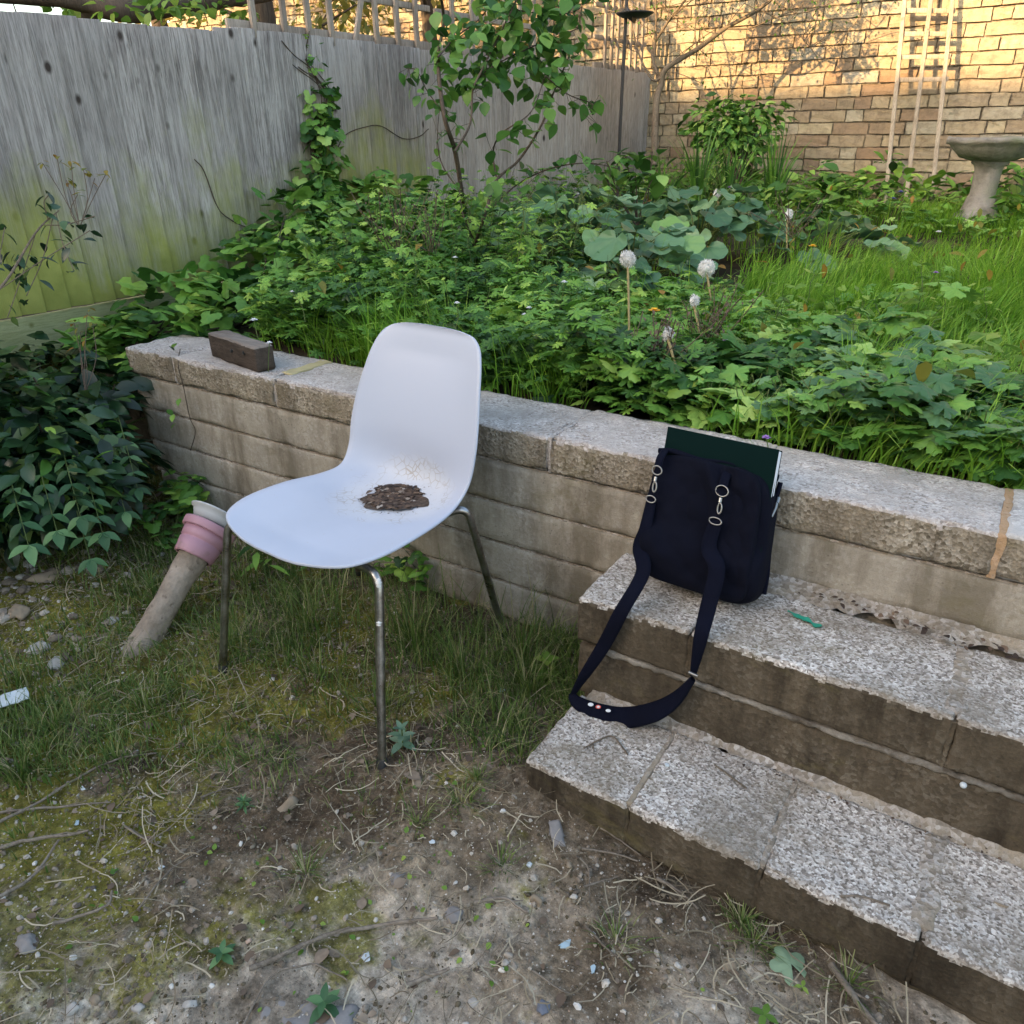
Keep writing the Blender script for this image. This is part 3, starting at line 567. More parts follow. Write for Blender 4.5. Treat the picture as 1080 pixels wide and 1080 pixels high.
leg('fl', cw(-.10, -.14, zs), [cw(-.168, -.185, zs-.002)]*2)
leg('fr', cw(.12, -.14, zs-.004), [cw(.247, -.160, zs+.002)]*2, [(.015, .06, 1), (.21, .245, 1)])
leg('rr', cw(.12, .08, zs-.028), [cw(.205, .135, zs+.010)]*2)
leg('rl', cw(-.10, .08, zs-.028), [cw(-.175, .13, zs-.004)]*2)
g = G()
for x in (-.10, .12): add_tube(g, [cw(x, -.15, zs-.002), cw(x, -.02, zs-.016), cw(x, .09, zs-.030)], .0085, 12)
for y in (-.10, .05): add_tube(g, [cw(-.105, y, zs-.008-(.020 if y > 0 else 0)), cw(.125, y, zs-.008-(.020 if y > 0 else 0))], .0085, 12)
g.build('under_frame', MT['chrome'], ch)
# rotten leaves in the seat
g = G()
gsub = gr[:62].reshape(-1, 3)
def seat_z(x, y):
    i_ = np.argsort((gsub[:, 0]-x)**2+(gsub[:, 1]-y)**2)[:4]; return gsub[i_, 2].mean()
def seat_old(x, y):   # local
    k = np.argmin(np.abs(RS[:60, 0]-y)); w = RS[k, 2]; tt = np.clip((x-SX)/w, -1, 1); sn = seatness[k]; return RS[k, 1]-(.020*sn*endf[k])*(1-abs(tt)**2.6)-.010*math.exp(-((u[k]-.50)/.10)**2)*(1-abs(tt)**2.6)
HX, HY = LX, LY; Z0 = seat_z(LX, LY)+.006
a = np.linspace(0, 2*PI, 49)[:-1]; V = []; rads = np.linspace(0, 1, 12)
for r_ in rads:
    for x in a:
        rad = r_*.066*(1+.16*math.sin(3*x+1)+.10*math.sin(7*x)+.07*math.sin(13*x)); px, py_ = HX+rad*math.cos(x)*1.08, HY+rad*math.sin(x)*.96
        V.append((px, py_, Z0+.0015*(1-r_**2)))
V = np.array(V); V[:, 2] += .0018*fbm(V, 55, 3)*np.repeat(1-rads**3, 48); n = 48; i = np.arange(len(rads)-1)[:, None]*n; j = np.arange(n)[None]; k = (j+1) % n
g.add(toW(V), np.stack([i+j, i+n+j, i+n+k, i+k], -1).reshape(-1, 4), 0, .4)
kk = 260; aa = rng.uniform(0, 2*PI, kk); rr_ = .060*np.sqrt(rng.random(kk)); px, py_ = HX+rr_*np.cos(aa)*1.05, HY+rr_*np.sin(aa)*.95
pz_ = Z0+.0018+.0012*rng.random(kk)
inst(g, LV_WIDE, toW(np.stack([px, py_, pz_], 1)), rng.uniform(.006, .019, kk), rng.uniform(0, 6.3, kk), rng.uniform(-.03, .08, kk), rng.uniform(-.12, .12, kk), 1)
kk = 55; aa = rng.uniform(0, 2*PI, kk); rr_ = rng.uniform(.055, .085, kk); px, py_ = HX+rr_*np.cos(aa), HY+rr_*np.sin(aa)*.95; ok_ = np.array([seat_z(x, y) < Z0+.012 for x, y in zip(px, py_)]); px, py_ = px[ok_], py_[ok_]; kk = len(px)
inst(g, LV_LOW, toW(np.stack([px, py_, np.array([seat_z(x, y) for x, y in zip(px, py_)])+.001], 1)), rng.uniform(.002, .008, kk), rng.uniform(0, 6.3, kk), 0, 0, 1)
m = M('leaf_mould'); c = m.ramp(m.noise(90, 6, rough=.7), [(.3, (.030, .020, .014)), (.55, (.09, .062, .045)), (.75, (.19, .14, .11))]); MT['mould'] = m.fin(c, .9, m.bump(m.noise(160, 5), .003))
m = M('rotten_leaf'); MT['rotleaf'] = m.fin(m.ramp(m.attr(), [(0, (.025, .014, .010)), (.6, (.075, .045, .030)), (.9, (.15, .095, .06)), (1, (.40, .35, .30))]), .75)
thing(g, 'leaf_litter', [MT['mould'], MT['rotleaf']], 'brown patch of rotten leaves lying in the dip of the white chair seat', 'dead leaves')
# ------------------------------------------------------------------ laptop bag on the upper step
def fabric(name, col, weave=900):
    m = M(name); w = m.vor(weave); n = m.noise(18, 4); c = m.mix(n, tuple(x*.7 for x in col), tuple(x*1.3 for x in col)); mm = m.fin(c, .9, m.bump(w, .0006, .6, m.bump(m.noise(28, 4), .004, .6)), spec=.12); return mm
MT['navy'] = fabric('navy_canvas', (.0026, .0034, .0095)); MT['navy2'] = fabric('navy_webbing', (.0025, .0035, .0110), 700); MT['silver'] = m_plain('silver_metal', (.30, .30, .29), .3, .05, metal=1.)
bag = empty('shoulder_bag', (.28, -.10, ZU), 'navy canvas shoulder bag leaning on the wall, long strap trailing to the lower step', 'bag')
BW, BH, BD = .226, .238, .066; lean = math.radians(24); BO = np.array([.270, -.158, ZU+.003]); by = math.radians(-3)
def bw(x, y, z):   # x across, y depth (0 front .. BD back), z up; leaned back
    x, y, z = np.broadcast_arrays(np.asarray(x, float), y, z); yy = y*math.cos(lean)+z*math.sin(lean); zz = z*math.cos(lean)-y*math.sin(lean)
    x = x-.11*z
    return np.stack([BO[0]+x*math.cos(by)-yy*math.sin(by), BO[1]+x*math.sin(by)+yy*math.cos(by)-.012, BO[2]+zz+BD*math.sin(lean)*.9], -1)
def softbox(w, h, d, n=26, e=.26, seed=0, puff=.012, wr=.007, sag=True):
    """pillow-like body: superellipsoid with soft folds"""
    V, F = gridbox((-1, -1, -1), (1, 1, 1), cell=2/n, r=.001, amp=0); s = V.copy()
    L = (np.abs(s)**(1/e)).sum(1)**e; V = s/L[:, None]; X = V[:, 0]*w/2; Z = V[:, 2]*h/2+h/2; Y = V[:, 1]*d/2+d/2
    f = 1-np.clip(np.abs(V[:, 0]), 0, 1)**3; Y = Y+V[:, 1]*puff*f*(1-np.abs(V[:, 2])**3); P = np.stack([X, Y, Z], 1)
    if sag: X = X*(1+.03*(1-Z/h)); Y = Y+.010*np.exp(-((Z/h-.25)/.2)**2)*V[:, 1]
    Y = Y+wr*fbm(P, 14, seed, 3)*1.6+wr*.9*np.sin(X*70+Z*30+3*fbm(P, 9, seed+2))*f*(Z/h)
    return np.stack([X, Y, Z], 1), F
V, F = softbox(BW, BH, BD, 44, .20, 5); 
g = G(); g.add(bw(V[:, 0], V[:, 1], V[:, 2]), F); g.build('body', MT['navy'], bag)
# front flap seam, piping along the top opening, back compartment edge
g = G(); V, F = softbox(BW*.90, BH*.97, .030, 40, .16, 9, .006, .0075); V[:, 1] -= .014; V[:, 2] += .004; V[:, 0] -= .004; g.add(bw(V[:, 0], V[:, 1], V[:, 2]), F); g.build('front_pocket', MT['navy'], bag)
g = G(); xs = np.linspace(-BW*.46, BW*.44, 26); add_tube(g, bw(xs, .004+.010*np.sin((xs+.1)*9), BH-.010+.010*np.cos(xs*9)+.003*np.sin(xs*60)), .0062, 8, flat=.8); o = g.build('opening_hem', MT['navy2'], bag)
g = G(); xs = np.linspace(-BW*.40, BW*.46, 24); add_tube(g, bw(xs, .060+0*xs, BH-.006+.004*np.cos(xs*9)), .007, 8); zz = np.linspace(BH-.01, .03, 16); add_tube(g, bw(BW*.485+.004*np.sin(zz*30), .050+0*zz, zz), .0045, 6); add_tube(g, bw(BW*.475+0*zz, .018+0*zz, zz), .003, 6); g.build('piping', MT['navy2'], bag)
g = G(); xs = bw(np.array([BW*.505, BW*.51, BW*.50]), np.array([.035, .03, .022]), np.array([BH*.80, BH*.77, BH*.70])); add_tube(g, xs, [.0035, .003, .002], 8); add_tube(g, [bw(BW*.505, .045, BH*.84), bw(BW*.51, .035, BH*.80)], .004, 8); g.build('zip_pull', MT['silver'], bag)
def ring(g, c, rx, rz, r=.0017, tilt=0., z_=(0, 0, 1), a0=0, a1=2*PI, mat=0):
    a = np.linspace(a0, a1, 25); P = np.array([bw(c[0]+rx*math.cos(q), c[1]-.0+tilt*math.sin(q), c[2]+rz*math.sin(q)) for q in a]); add_tube(g, P, r, 8, mat)
def ribbon(g, pts, w, th_=.0016, n=8, side=None, twist=0, mat=0, var=.5, ups=None):
    """webbing strip along pts; side = per-point direction of its width"""
    P = smooth_path(pts, n); Sd = smooth_path(side, n); Sd /= np.linalg.norm(Sd, axis=1)[:, None]; W = np.interp(np.linspace(0, 1, len(P)), np.linspace(0, 1, len(w)), w) if np.ndim(w) else np.full(len(P), w)
    T = np.gradient(P, axis=0); T /= np.linalg.norm(T, axis=1)[:, None]; Sd = Sd-T*(Sd*T).sum(1)[:, None]; Sd /= np.linalg.norm(Sd, axis=1)[:, None]; Nn = np.cross(T, Sd)
    ring_ = np.array([(-.5, -.5), (-.25, -.62), (0, -.66), (.25, -.62), (.5, -.5), (.52, 0), (.5, .5), (.25, .62), (0, .66), (-.25, .62), (-.5, .5), (-.52, 0)]); k = len(ring_)
    V = np.concatenate([P[i]+Sd[i]*(ring_[:, :1]*W[i])+Nn[i]*(ring_[:, 1:]*th_*2) for i in range(len(P))]); i = np.arange(len(P)-1)[:, None]*k; j = np.arange(k)[None]; q = (j+1) % k
    g.add(V, np.stack([i+j, i+q, i+k+q, i+k+j], -1).reshape(-1, 4), mat, var)
XR, XL_ = .036, -.088; ZRr = BH*.80
for sx_, zoff in ((XR, 0.), (XL_, .008)):
    nm = 'strap_clasp'; g = G(); z = ZRr+zoff; sm = .66 if sx_ > 0 else .56
    ring(g, (sx_, -.030, z), .017*sm, .014*sm, .0013); ring(g, (sx_+.001, -.032, z-.030), .0036, .009, .0016); add_tube(g, [bw(sx_, -.031, z-.012), bw(sx_, -.032, z-.020)], .0035, 8); ring(g, (sx_-.003, -.032, z-.053), .017*sm, .006, .0013)
    g.build(nm, MT['silver'], bag)
    g = G(); ribbon(g, [bw(sx_, -.004, z+.040), bw(sx_, -.022, z+.024), bw(sx_, -.028, z+.008)], .024*sm, .0014, 6, [np.array([1, 0, 0.])]*3); g.build('strap_tab', MT['navy2'], bag)
X_ = np.array([1., 0, 0])
# right half of the strap: down the front, over the tread edge, to the pad lying on the lower step
pR = [bw(XR-.003, -.028, ZRr-.052), bw(XR-.008, -.030, ZRr-.10), py(756, 600, -.188), py(747, 640, -.222), py(740, 668, -.262), py(735, 692, -.268), py(731, 712, -.272)]
g = G(); ribbon(g, pR, [.022, .026, .027, .027, .024, .018, .012], .0016, 10, [X_, X_, X_, X_, X_, np.array([.8, .5, 0]), np.array([.4, .8, 0])]); g.build('strap', MT['navy2'], bag)
pL = [bw(XL_-.003, -.028, ZRr-.046), bw(XL_-.006, -.030, ZRr-.10), bw(XL_-.012, -.028, .055), py(678, 604, -.205), py(656, 644, -.262), py(636, 682, -.268), py(614, 716, -.285), pz(604, 733, ZL+.012)]
g = G(); ribbon(g, pL, [.018, .022, .026, .027, .026, .024, .020, .014], .0016, 10, [X_, X_, X_, np.array([.9, -.2, 0]), np.array([.9, .0, .2]), np.array([.8, .1, .3]), np.array([.6, .5, .3]), np.array([.5, .6, .5])]); g.build('strap', MT['navy2'], bag)
pad = [pz(603, 731, ZL+.016), pz(609, 741, ZL+.008), pz(632, 752, ZL+.006), pz(660, 757, ZL+.006), py(692, 750, -.285), py(714, 736, -.276), py(731, 716, -.272)]
g = G(); sd = [np.array(v_, float) for v_ in [(.6, .6, .6), (.2, .8, .8), (-.1, .7, .7), (-.3, .8, .6), (-.5, .8, .5), (-.6, .6, .5), (-.3, .7, .7)]]
ribbon(g, pad, [.012, .024, .034, .040, .036, .024, .010], .0030, 10, sd); pd_ = g.build('shoulder_pad', MT['navy2'], bag)
MT['badge'] = m_plain('badge_white', (.62, .64, .68), .5, .05); MT['badger'] = m_plain('badge_red', (.55, .08, .06), .5, .05)
for (u0, v0, r_, mk) in ((623, 743, .0045, 'badge'), (631, 745.5, .0050, 'badger'), (641.5, 749.5, .0040, 'badge')):
    c0 = pz(u0, v0, ZL+.019); up = -(ray(u0, v0)/np.linalg.norm(ray(u0, v0))); e1 = np.cross(up, [0, 0, 1.]); e1 /= np.linalg.norm(e1); e2 = np.cross(e1, up); aa = np.linspace(0, 2*PI, 17)[:-1]
    g = G(); V = np.array([c0+e1*math.cos(q)*r_*(1.2 if mk == 'badge' else 1)+e2*math.sin(q)*r_*.7 for q in aa]+[c0-up*.004+e1*math.cos(q)*r_+e2*math.sin(q)*r_*.7 for q in aa]); g.add(V, [list(range(16))], 0, .5, False); g.add(V, [[k_, 16+k_, 16+(k_+1) % 16, (k_+1) % 16] for k_ in range(16)])
    if mk == 'badger': V2 = np.array([c0+up*.0006+e1*math.cos(q)*r_*.55+e2*math.sin(q)*r_*.4 for q in aa]); g.add(V2, [list(range(16))], 1, .5, False)
    o = g.build('badge', [MT[mk], MT['badge']]); o.parent = pd_; o.location = -(bag.location+pd_.location)
# strap slider with white stitches near the pad end
g = G(); ring(g, (0, 0, 0), 0.0001, .0001, .0001); g = G()
c0 = py(731, 712, -.279); add_tube(g, [c0+np.array([-.008, 0, .003]), c0+np.array([.008, 0, .001])], .003, 8); g.build('strap_slider', MT['silver'], bag)
# book in the bag
MT['green'] = m_plain('book_cover_green', (.0015, .011, .010), .8, .06, spec=.06); MT['paper'] = m_plain('book_pages', (.74, .75, .80), .7, .05)
bk = empty('book', bw(0, .035, .05), 'dark green hardback book sticking out of the navy bag', 'book')
def bookbox(x0, x1, y0, y1, z0, z1, tilt=.02):
    V, F = gridbox((x0, y0, z0), (x1, y1, z1), cell=.05, r=.0012, amp=0); x = V[:, 0]+tilt*(V[:, 2]-.1); return bw(x, V[:, 1], V[:, 2]), F
bx0, bx1 = -.097, .108
g = G(); V, F = bookbox(bx0, bx1, .008, .0105, .040, .281); g.add(V, F); V, F = bookbox(bx0, bx1, .0295, .032, .040, .281); g.add(V, F); V, F = bookbox(bx0-.002, bx0+.0012, .0081, .0319, .040, .281); g.add(V, F); g.build('cover', MT['green'], bk)
g = G(); V, F = bookbox(bx0+.002, bx1-.0005, .0107, .0293, .043, .2785); g.add(V, F); g.build('pages', MT['paper'], bk)
# ------------------------------------------------------------------ timber offcut on the coping
tm = empty('timber_block', (-1.2, .07, 0), 'short dark weathered timber offcut lying on the wall coping', 'timber')
a_ = pz(222.8, 375.6, .002); b_ = pz(271.6, 393.8, .002); c3 = pz(293.6, 389.7, .002); dx_ = b_-a_; Lb = np.linalg.norm(dx_); dx_ /= Lb; dy_ = np.array([-dx_[1], dx_[0], 0]); Wb = abs((c3-b_)@dy_); Hb = .068
g = G(); V, F = gridbox((0, 0, 0), (Lb, Wb, Hb), cell=.012, r=.004, amp=.0018, seed=8, sc=30, chip=.006); W = a_+V[:, :1]*dx_+V[:, 1:2]*dy_+V[:, 2:]*np.array([0, 0, 1.]); ctr = V[F].mean(1); tp = ctr[:, 2] > Hb-.004
g.add(W, F[~tp], 0, .3); g.add(W, F[tp], 1, .8); g.build('block', [MT['offcut'], MT['offtop']], tm)
g = G()
for s_, z_ in ((.52, .040), (.78, .046)):
    g = G(); c0 = a_+dx_*(Lb*s_)+np.array([0, 0, z_])-dy_*.003; add_tube(g, [c0+dy_*.004, c0-dy_*.0015], .0045, 10); g.build('bolt_head', MT['blackrub'], tm)
# ------------------------------------------------------------------ leaning pot on log
p0 = np.array([-.90, -.60, -.53]); p1 = pd(222, 556, 1.93); dd = p1-p0; dd /= np.linalg.norm(dd)
m = M('mossy_log'); c = m.ramp(m.noise(12, 7, rough=.7), [(.3, (.14, .11, .08)), (.55, (.30, .25, .20)), (.75, (.44, .38, .32))]); c = m.mix(m.ramp(m.noise(9, 5), [(.55, 0.), (.68, .7)]), c, (.14, .15, .05)); c = m.mix(m.ramp(m.noise(50, 4), [(.58, 0.), (.7, .8)]), c, (.07, .05, .035)); MT['log'] = m.fin(c, .9, m.bump(m.noise(30, 7), .01))
g = G(); ts = np.linspace(0, 1, 26); path = [p0+(p1-p0)*t_ for t_ in ts]; V, F = tube(path, .034+.003*np.sin(ts*9), 26); V += vdis(V, 22, 4, .004); g.add(V, F); thing(g, 'log', MT['log'], 'pale mossy length of log slanting out of the grass and carrying the pink pot', 'log')
m = M('pink_plastic'); c = m.mix(m.noise(9, 6), (.30, .15, .19), (.50, .29, .35)); c = m.mix(m.ramp(m.noise(20, 5), [(.58, 0.), (.72, .6)]), c, (.22, .15, .12)); c = m.mix(m.math('MULTIPLY', m.ramp(m.noise(3, 5), [(.5, 0.), (.7, 1.)]), .5), c, (.66, .44, .46)); MT['pink'] = m.fin(c, .55, m.bump(m.noise(80, 4), .001))
def alongbasis(d):
    e1 = np.cross(d, [0, 0, 1.]); e1 /= np.linalg.norm(e1); e2 = np.cross(e1, d); return e1, e2
e1, e2 = alongbasis(dd)
def axis_lathe(g, base, prof, seg=40, mat=0, wob=0.):
    V, F = lathe(prof, seg, wob); g.add(base+V[:, :1]*e1+V[:, 1:2]*e2+V[:, 2:]*dd, F, mat)
b0 = p0+dd*(np.linalg.norm(p1-p0)-.085)
pot = empty('plant_pot', b0, 'faded pink ribbed plastic plant pot jammed over the leaning log', 'plant pot')
g = G(); axis_lathe(g, b0, [(.040, .0), (.046, -.001), (.048, .004), (.0525, .036), (.0505, .037), (.0508, .041), (.0532, .042), (.0560, .066), (.052, .067), (.047, .02), (.042, .003)], wob=.0012); g.build('body', MT['pink'], pot)
g = G(); axis_lathe(g, b0, [(.054, .066), (.0615, .0655), (.0635, .068), (.0650, .084), (.0640, .087), (.0600, .0865), (.0585, .072), (.053, .068)], wob=.001); g.build('rim', MT['pink'], pot)
m = M('grey_plastic'); MT['greypl'] = m.fin(m.mix(m.noise(14, 5), (.36, .38, .40), (.56, .58, .60)), .5)
g = G(); axis_lathe(g, b0+dd*.090, [(.0005, .0), (.030, .0), (.050, .003), (.056, .016), (.061, .026), (.0685, .029), (.069, .032), (.064, .034), (.045, .0345), (.02, .035), (.0005, .035)], 40); thing(g, 'saucer', MT['greypl'], 'grey plastic saucer capping the pink pot beside the chair leg', 'saucer')
# ------------------------------------------------------------------ bird bath, pole feeder, wall trellis
m = M('mossy_stone'); c = m.ramp(m.noise(10, 7, rough=.7), [(.3, (.12, .115, .10)), (.5, (.25, .235, .215)), (.7, (.40, .38, .36))]); c = m.mix(m.ramp(m.noise(5, 5), [(.52, 0.), (.66, .8)]), c, (.12, .14, .07)); MT['stone'] = m.fin(c, .92, m.bump(m.noise(40, 7, rough=.7), .01))
bc = pd(1047, 160, 3.95); zb = bed_z(np.array([bc[0]]), np.array([bc[1]]))[0]-.02; zr = .528
bb = empty('bird_bath', (bc[0], bc[1], zb), 'mossy stone bird bath standing in the long grass by the brick wall', 'bird bath')
def lat(g, prof, seg=48, wob=.003): V, F = lathe(prof, seg, wob, 3); g.add(V+np.array([bc[0], bc[1], 0]), F)
g = G(); lat(g, [(0.001, zr-.045), (.10, zr-.042), (.17, zr-.018), (.20, zr-.002), (.218, zr), (.224, zr-.012), (.221, zr-.026), (.205, zr-.034), (.19, zr-.055), (.15, zr-.088), (.10, zr-.104), (.08, zr-.108), (.001, zr-.11)], wob=.006); g.build('bowl', MT['stone'], bb)
g = G(); hb = zr-.108-zb; lat(g, [(.085, zr-.100), (.088, zr-.118), (.070, zr-.130), (.062, zr-.15), (.060, zb+hb*.5), (.068, zb+.16), (.085, zb+.10), (.09, zb+.085), (.115, zb+.07), (.125, zb+.02), (.125, zb)], wob=.003); g.build('pedestal', MT['stone'], bb)
MT['iron'] = m_plain('black_iron', (.025, .025, .028), .5, .1)
pb = pd(652, 160, 4.0); px_, py_ = pb[0], pb[1]; ptop = pd(657, 0, 4.0)
pf = empty('feeder_pole', (px_, py_, 0), 'thin black bird feeder pole with a small dish in front of the far fence', 'bird feeder')
g = G(); add_tube(g, [(px_+.01, py_, 0.), (px_+.005, py_, .55), (px_+.012, py_, 1.9)], .0085, 10); g.build('pole', MT['iron'], pf)
dz = pd(657, 27, 4.0)[2]; g = G(); V, F = lathe([(.001, 0), (.06, 0), (.085, .012), (.092, .018), (.088, .02), (.06, .008), (.001, .008)], 28); V = V+np.array([px_+.055, py_, dz]); g.add(V, F); add_tube(g, [(px_+.01, py_, dz+.05), (px_+.02, py_, dz+.012), (px_+.055, py_, dz+.006)], [.006, .012, .03], 10); g.build('dish', MT['iron'], pf)
def bar(g, a, b, w, d, var=.5, nrm=np.array([0, -1., 0])):
    a = np.array(a); b = np.array(b); L = np.linalg.norm(b-a); z = (b-a)/L; x = np.cross(nrm, z); x /= np.linalg.norm(x); y = np.cross(z, x); V, F = gridbox((-w/2, -d/2, 0), (w/2, d/2, L), cell=.08, r=.0015, amp=.0008, seed=int(L*77)); g.add(a+V[:, :1]*x+V[:, 1:2]*y+V[:, 2:]*z, F, 0, var)
YT = 4.43
ob = empty('wall_trellis', pd(970, 200, 4.4), 'tall narrow wooden trellis leaning against the brick wall', 'trellis')
legs = [((936, 212), (958, -40)), ((956, 218), (987, -40)), ((985, 208), (1009, -40))]; L3 = []
for (a, b) in legs:
    A_ = py(a[0], a[1], 4.20); B_ = py(b[0], b[1], YT-.03); L3.append((A_, B_)); g = G(); bar(g, A_-np.array([0, 0, .12]), B_, .022, .018, rng.random()); g.build('upright', MT['obelisk'], ob)
for fr in (.525, .62, .715, .81, .905, .985):
    A_ = L3[0][0]+(L3[0][1]-L3[0][0])*fr; B_ = L3[2][0]+(L3[2][1]-L3[2][0])*(fr-.005); d_ = (B_-A_); g = G(); bar(g, A_-d_*.04+np.array([0, .020, 0]), B_+d_*.06+np.array([0, .020, 0]), .024, .012, rng.random()); g.build('cross_bar', MT['obelisk'], ob)
# ------------------------------------------------------------------ vegetation
def gh(x, y): return gz1(np.atleast_1d(np.asarray(x, float)), np.atleast_1d(np.asarray(y, float)))
def bh(x, y): return bed_z(np.atleast_1d(np.asarray(x, float)), np.atleast_1d(np.asarray(y, float)))
def foliage(g, centers, radii, n, tm, size, mat, tilt=(-.9, .5), ground=None, hollow=.55, var=None, seed=0):
    """leaves spread through ellipsoidal clumps, facing outwards and up"""
    centers = np.atleast_2d(centers); radii = np.atleast_2d(radii)
    if len(radii) == 1: radii = np.repeat(radii, len(centers), 0)
    w = radii.prod(1)**.67; k = rng.choice(len(centers), n, p=w/w.sum()); d = rng.normal(size=(n, 3)); d /= np.linalg.norm(d, axis=1)[:, None]; r = hollow+(1.08-hollow)*rng.random(n)**.6
    P = centers[k]+d*radii[k]*r[:, None]; P += .12*radii[k]*rng.normal(size=(n, 3))
    az = np.arctan2(-d[:, 0], d[:, 1])+rng.normal(0, .7, n); tl = rng.uniform(*tilt, n)+.35*d[:, 2]
    if ground is not None: ok = P[:, 2] > ground(P[:, 0], P[:, 1])+.005; P, az, tl = P[ok], az[ok], tl[ok]
    n = len(P); inst(g, tm, P, size*rng.uniform(.55, 1.25, n), az, tl, rng.normal(0, .4, n), mat, None if var is None else np.clip(rng.normal(var, .25, n), 0, 1)); return P
def stems_to(g, root_p, pts, rad, mat, sag=0., seg=4):
    for p in pts:
        m_ = (np.array(root_p)+p)/2+rng.normal(0, .12, 3)*np.linalg.norm(p-root_p)*.5+np.array([0, 0, sag]); add_tube(g, smooth_path([root_p, m_, p], 5), np.linspace(rad, rad*.4, 11), seg, mat, rng.random(), cap=False)
def herb(gl, gs, base, h, az, lean_, tm, size, nl, ml=0, ms=0, pairs=True, bare=.15, sr=.0016):
    t = np.linspace(0, 1, 8); d = np.array([math.cos(az), math.sin(az), 0]); P = np.array(base)+d*(lean_*h*t**1.8)[:, None]+np.array([0, 0, 1.])*(h*(t-.15*lean_*t**2))[:, None]; P += rng.normal(0, .004, P.shape)*t[:, None]
    add_tube(gs, P, np.linspace(sr, sr*.5, 8), 4, ms, rng.random(), cap=False)
    q = np.linspace(bare, 1, nl); L = np.stack([np.interp(q, t, P[:, i]) for i in range(3)], 1); a = np.arange(nl)*2.4+rng.uniform(0, 6)
    if pairs: L = np.repeat(L, 2, 0); a = np.repeat(a, 2); a[1::2] += PI
    k = len(L); out = size*.5*rng.uniform(.3, 1, k); D = np.stack([-np.sin(a), np.cos(a), 0*a], 1); L2 = L+D*out[:, None]+np.array([0, 0, .3])*out[:, None]
    inst(gl, tm, L2, size*rng.uniform(.5, 1.15, k)*np.interp(np.repeat(q, 2) if pairs else q, [0, 1], [1.15, .6]), a+rng.normal(0, .3, k), rng.uniform(-.6, .45, k), rng.normal(0, .3, k), ml)
# ---- lower ground grass
def cells(n, x0, x1, y0, y1, dens):
    x = rng.uniform(x0, x1, n*4); y = rng.uniform(y0, y1, n*4); p = np.clip(dens(x, y), 0, 1); ok = rng.random(n*4) < p; return x[ok][:n], y[ok][:n]
def gdens(x, y):
    P = np.stack([x, y, 0*x], 1); front = np.clip((y-(-.60+.28*np.clip(x+.3, -2, .6)*0))/.16+.5, 0, 1)
    # the turf reaches further forward on the left
    edge = np.interp(x, [-2, -1.0, -.75, -.5, -.2, .1, .3], [-1.4, -1.05, -.95, -.76, -.60, -.40, -.30]); f = np.clip((y-edge)/.10+.4, 0, 1)
    return f*np.clip(.55+.9*fbm(P, 4, 21, 3), .05, 1)*(1-np.exp(-((x+1.32)**2/.10+(y+.62)**2/.05)))
x, y = cells(22000, -2.0, .12, -1.3, 0, gdens); z = gh(x, y); k = len(x); shade = np.clip((y+.75)/.5, .25, 1)
g = G(); blades(g, np.stack([x, y, z-.004], 1), rng.uniform(.018, .075, k)*(.45+.75*shade), rng.uniform(.0018, .0038, k), rng.uniform(0, 2*PI, k), rng.uniform(.15, 1.2, k), 0, np.clip(rng.beta(1.6, 2.2, k), 0, 1), 5)
# tall tufts below and behind the chair, along the wall
for cx, cy, n, hh, sp_ in [(a_, b_, int(c_*.55), d_*.95, e_*1.15) for a_, b_, c_, d_, e_ in [(-.45, -.80, 120, .03, .12), (-.30, -.70, 120, .035, .12), (-.15, -.62, 120, .035, .10), (-.60, -1.0, 200, .04, .12), (-.62, -.30, 420, .13, .16), (-.35, -.22, 420, .14, .14), (-.20, -.25, 330, .12, .10), (-.72, -.45, 260, .10, .10), (-.12, -.12, 300, .13, .09), (-.05, -.22, 260, .10, .07), (-.45, -.42, 300, .085, .12), (-.28, -.42, 260, .08, .08), (-1.02, -.42, 230, .10, .12), (-.95, -.66, 260, .07, .12), (-.80, -.82, 300, .07, .10), (-1.0, -.88, 300, .08, .10), (-.02, -.33, 120, .07, .04), (.06, -.42, 60, .06, .02), (-.9, -.25, 200, .14, .12), (-.88, -.90, 500, .075, .10), (-.74, -.92, 420, .065, .08), (-1.0, -.78, 420, .085, .10), (-.62, -.80, 260, .055, .08), (-.7, -.68, 300, .06, .09)]]:
    a = rng.uniform(0, 6.3, n); r = sp_*np.abs(rng.normal(0, .6, n)); xx = cx+r*np.cos(a)*1.2; yy = np.minimum(cy+r*np.sin(a), -.01); blades(g, np.stack([xx, yy, gh(xx, yy)-.003], 1), hh*(1+.45*np.clip((yy+.35)*4, 0, 1))*rng.uniform(.35, 1.2, n), rng.uniform(.0015, .0034, n), a+rng.normal(0, .6, n), rng.uniform(.15, .9, n), 0, rng.beta(1.6, 2.4, n), 6)
for cx, cy, n in [(.505, -.49, 90), (.53, -.515, 80), (.66, -.51, 60), (.03, -.56, 50), (-.02, -.62, 40), (.15, -.62, 40), (-.13, -.78, 60), (.02, -.50, 60), (.36, -.63, 50)]:
    a = rng.uniform(0, 6.3, n); r = .022*np.abs(rng.normal(0, 1, n)); xx = cx+r*np.cos(a); yy = cy+r*np.sin(a); blades(g, np.stack([xx, yy, gh(xx, yy)-.002], 1), rng.uniform(.015, .042, n), rng.uniform(.0015, .003, n), a, rng.uniform(.3, 1.2, n), 0, rng.beta(2, 2, n), 5)
tag(g.build('grass', MT['grassd']), 'sparse green grass round the chair on the lower ground', 'grass', kind='stuff')
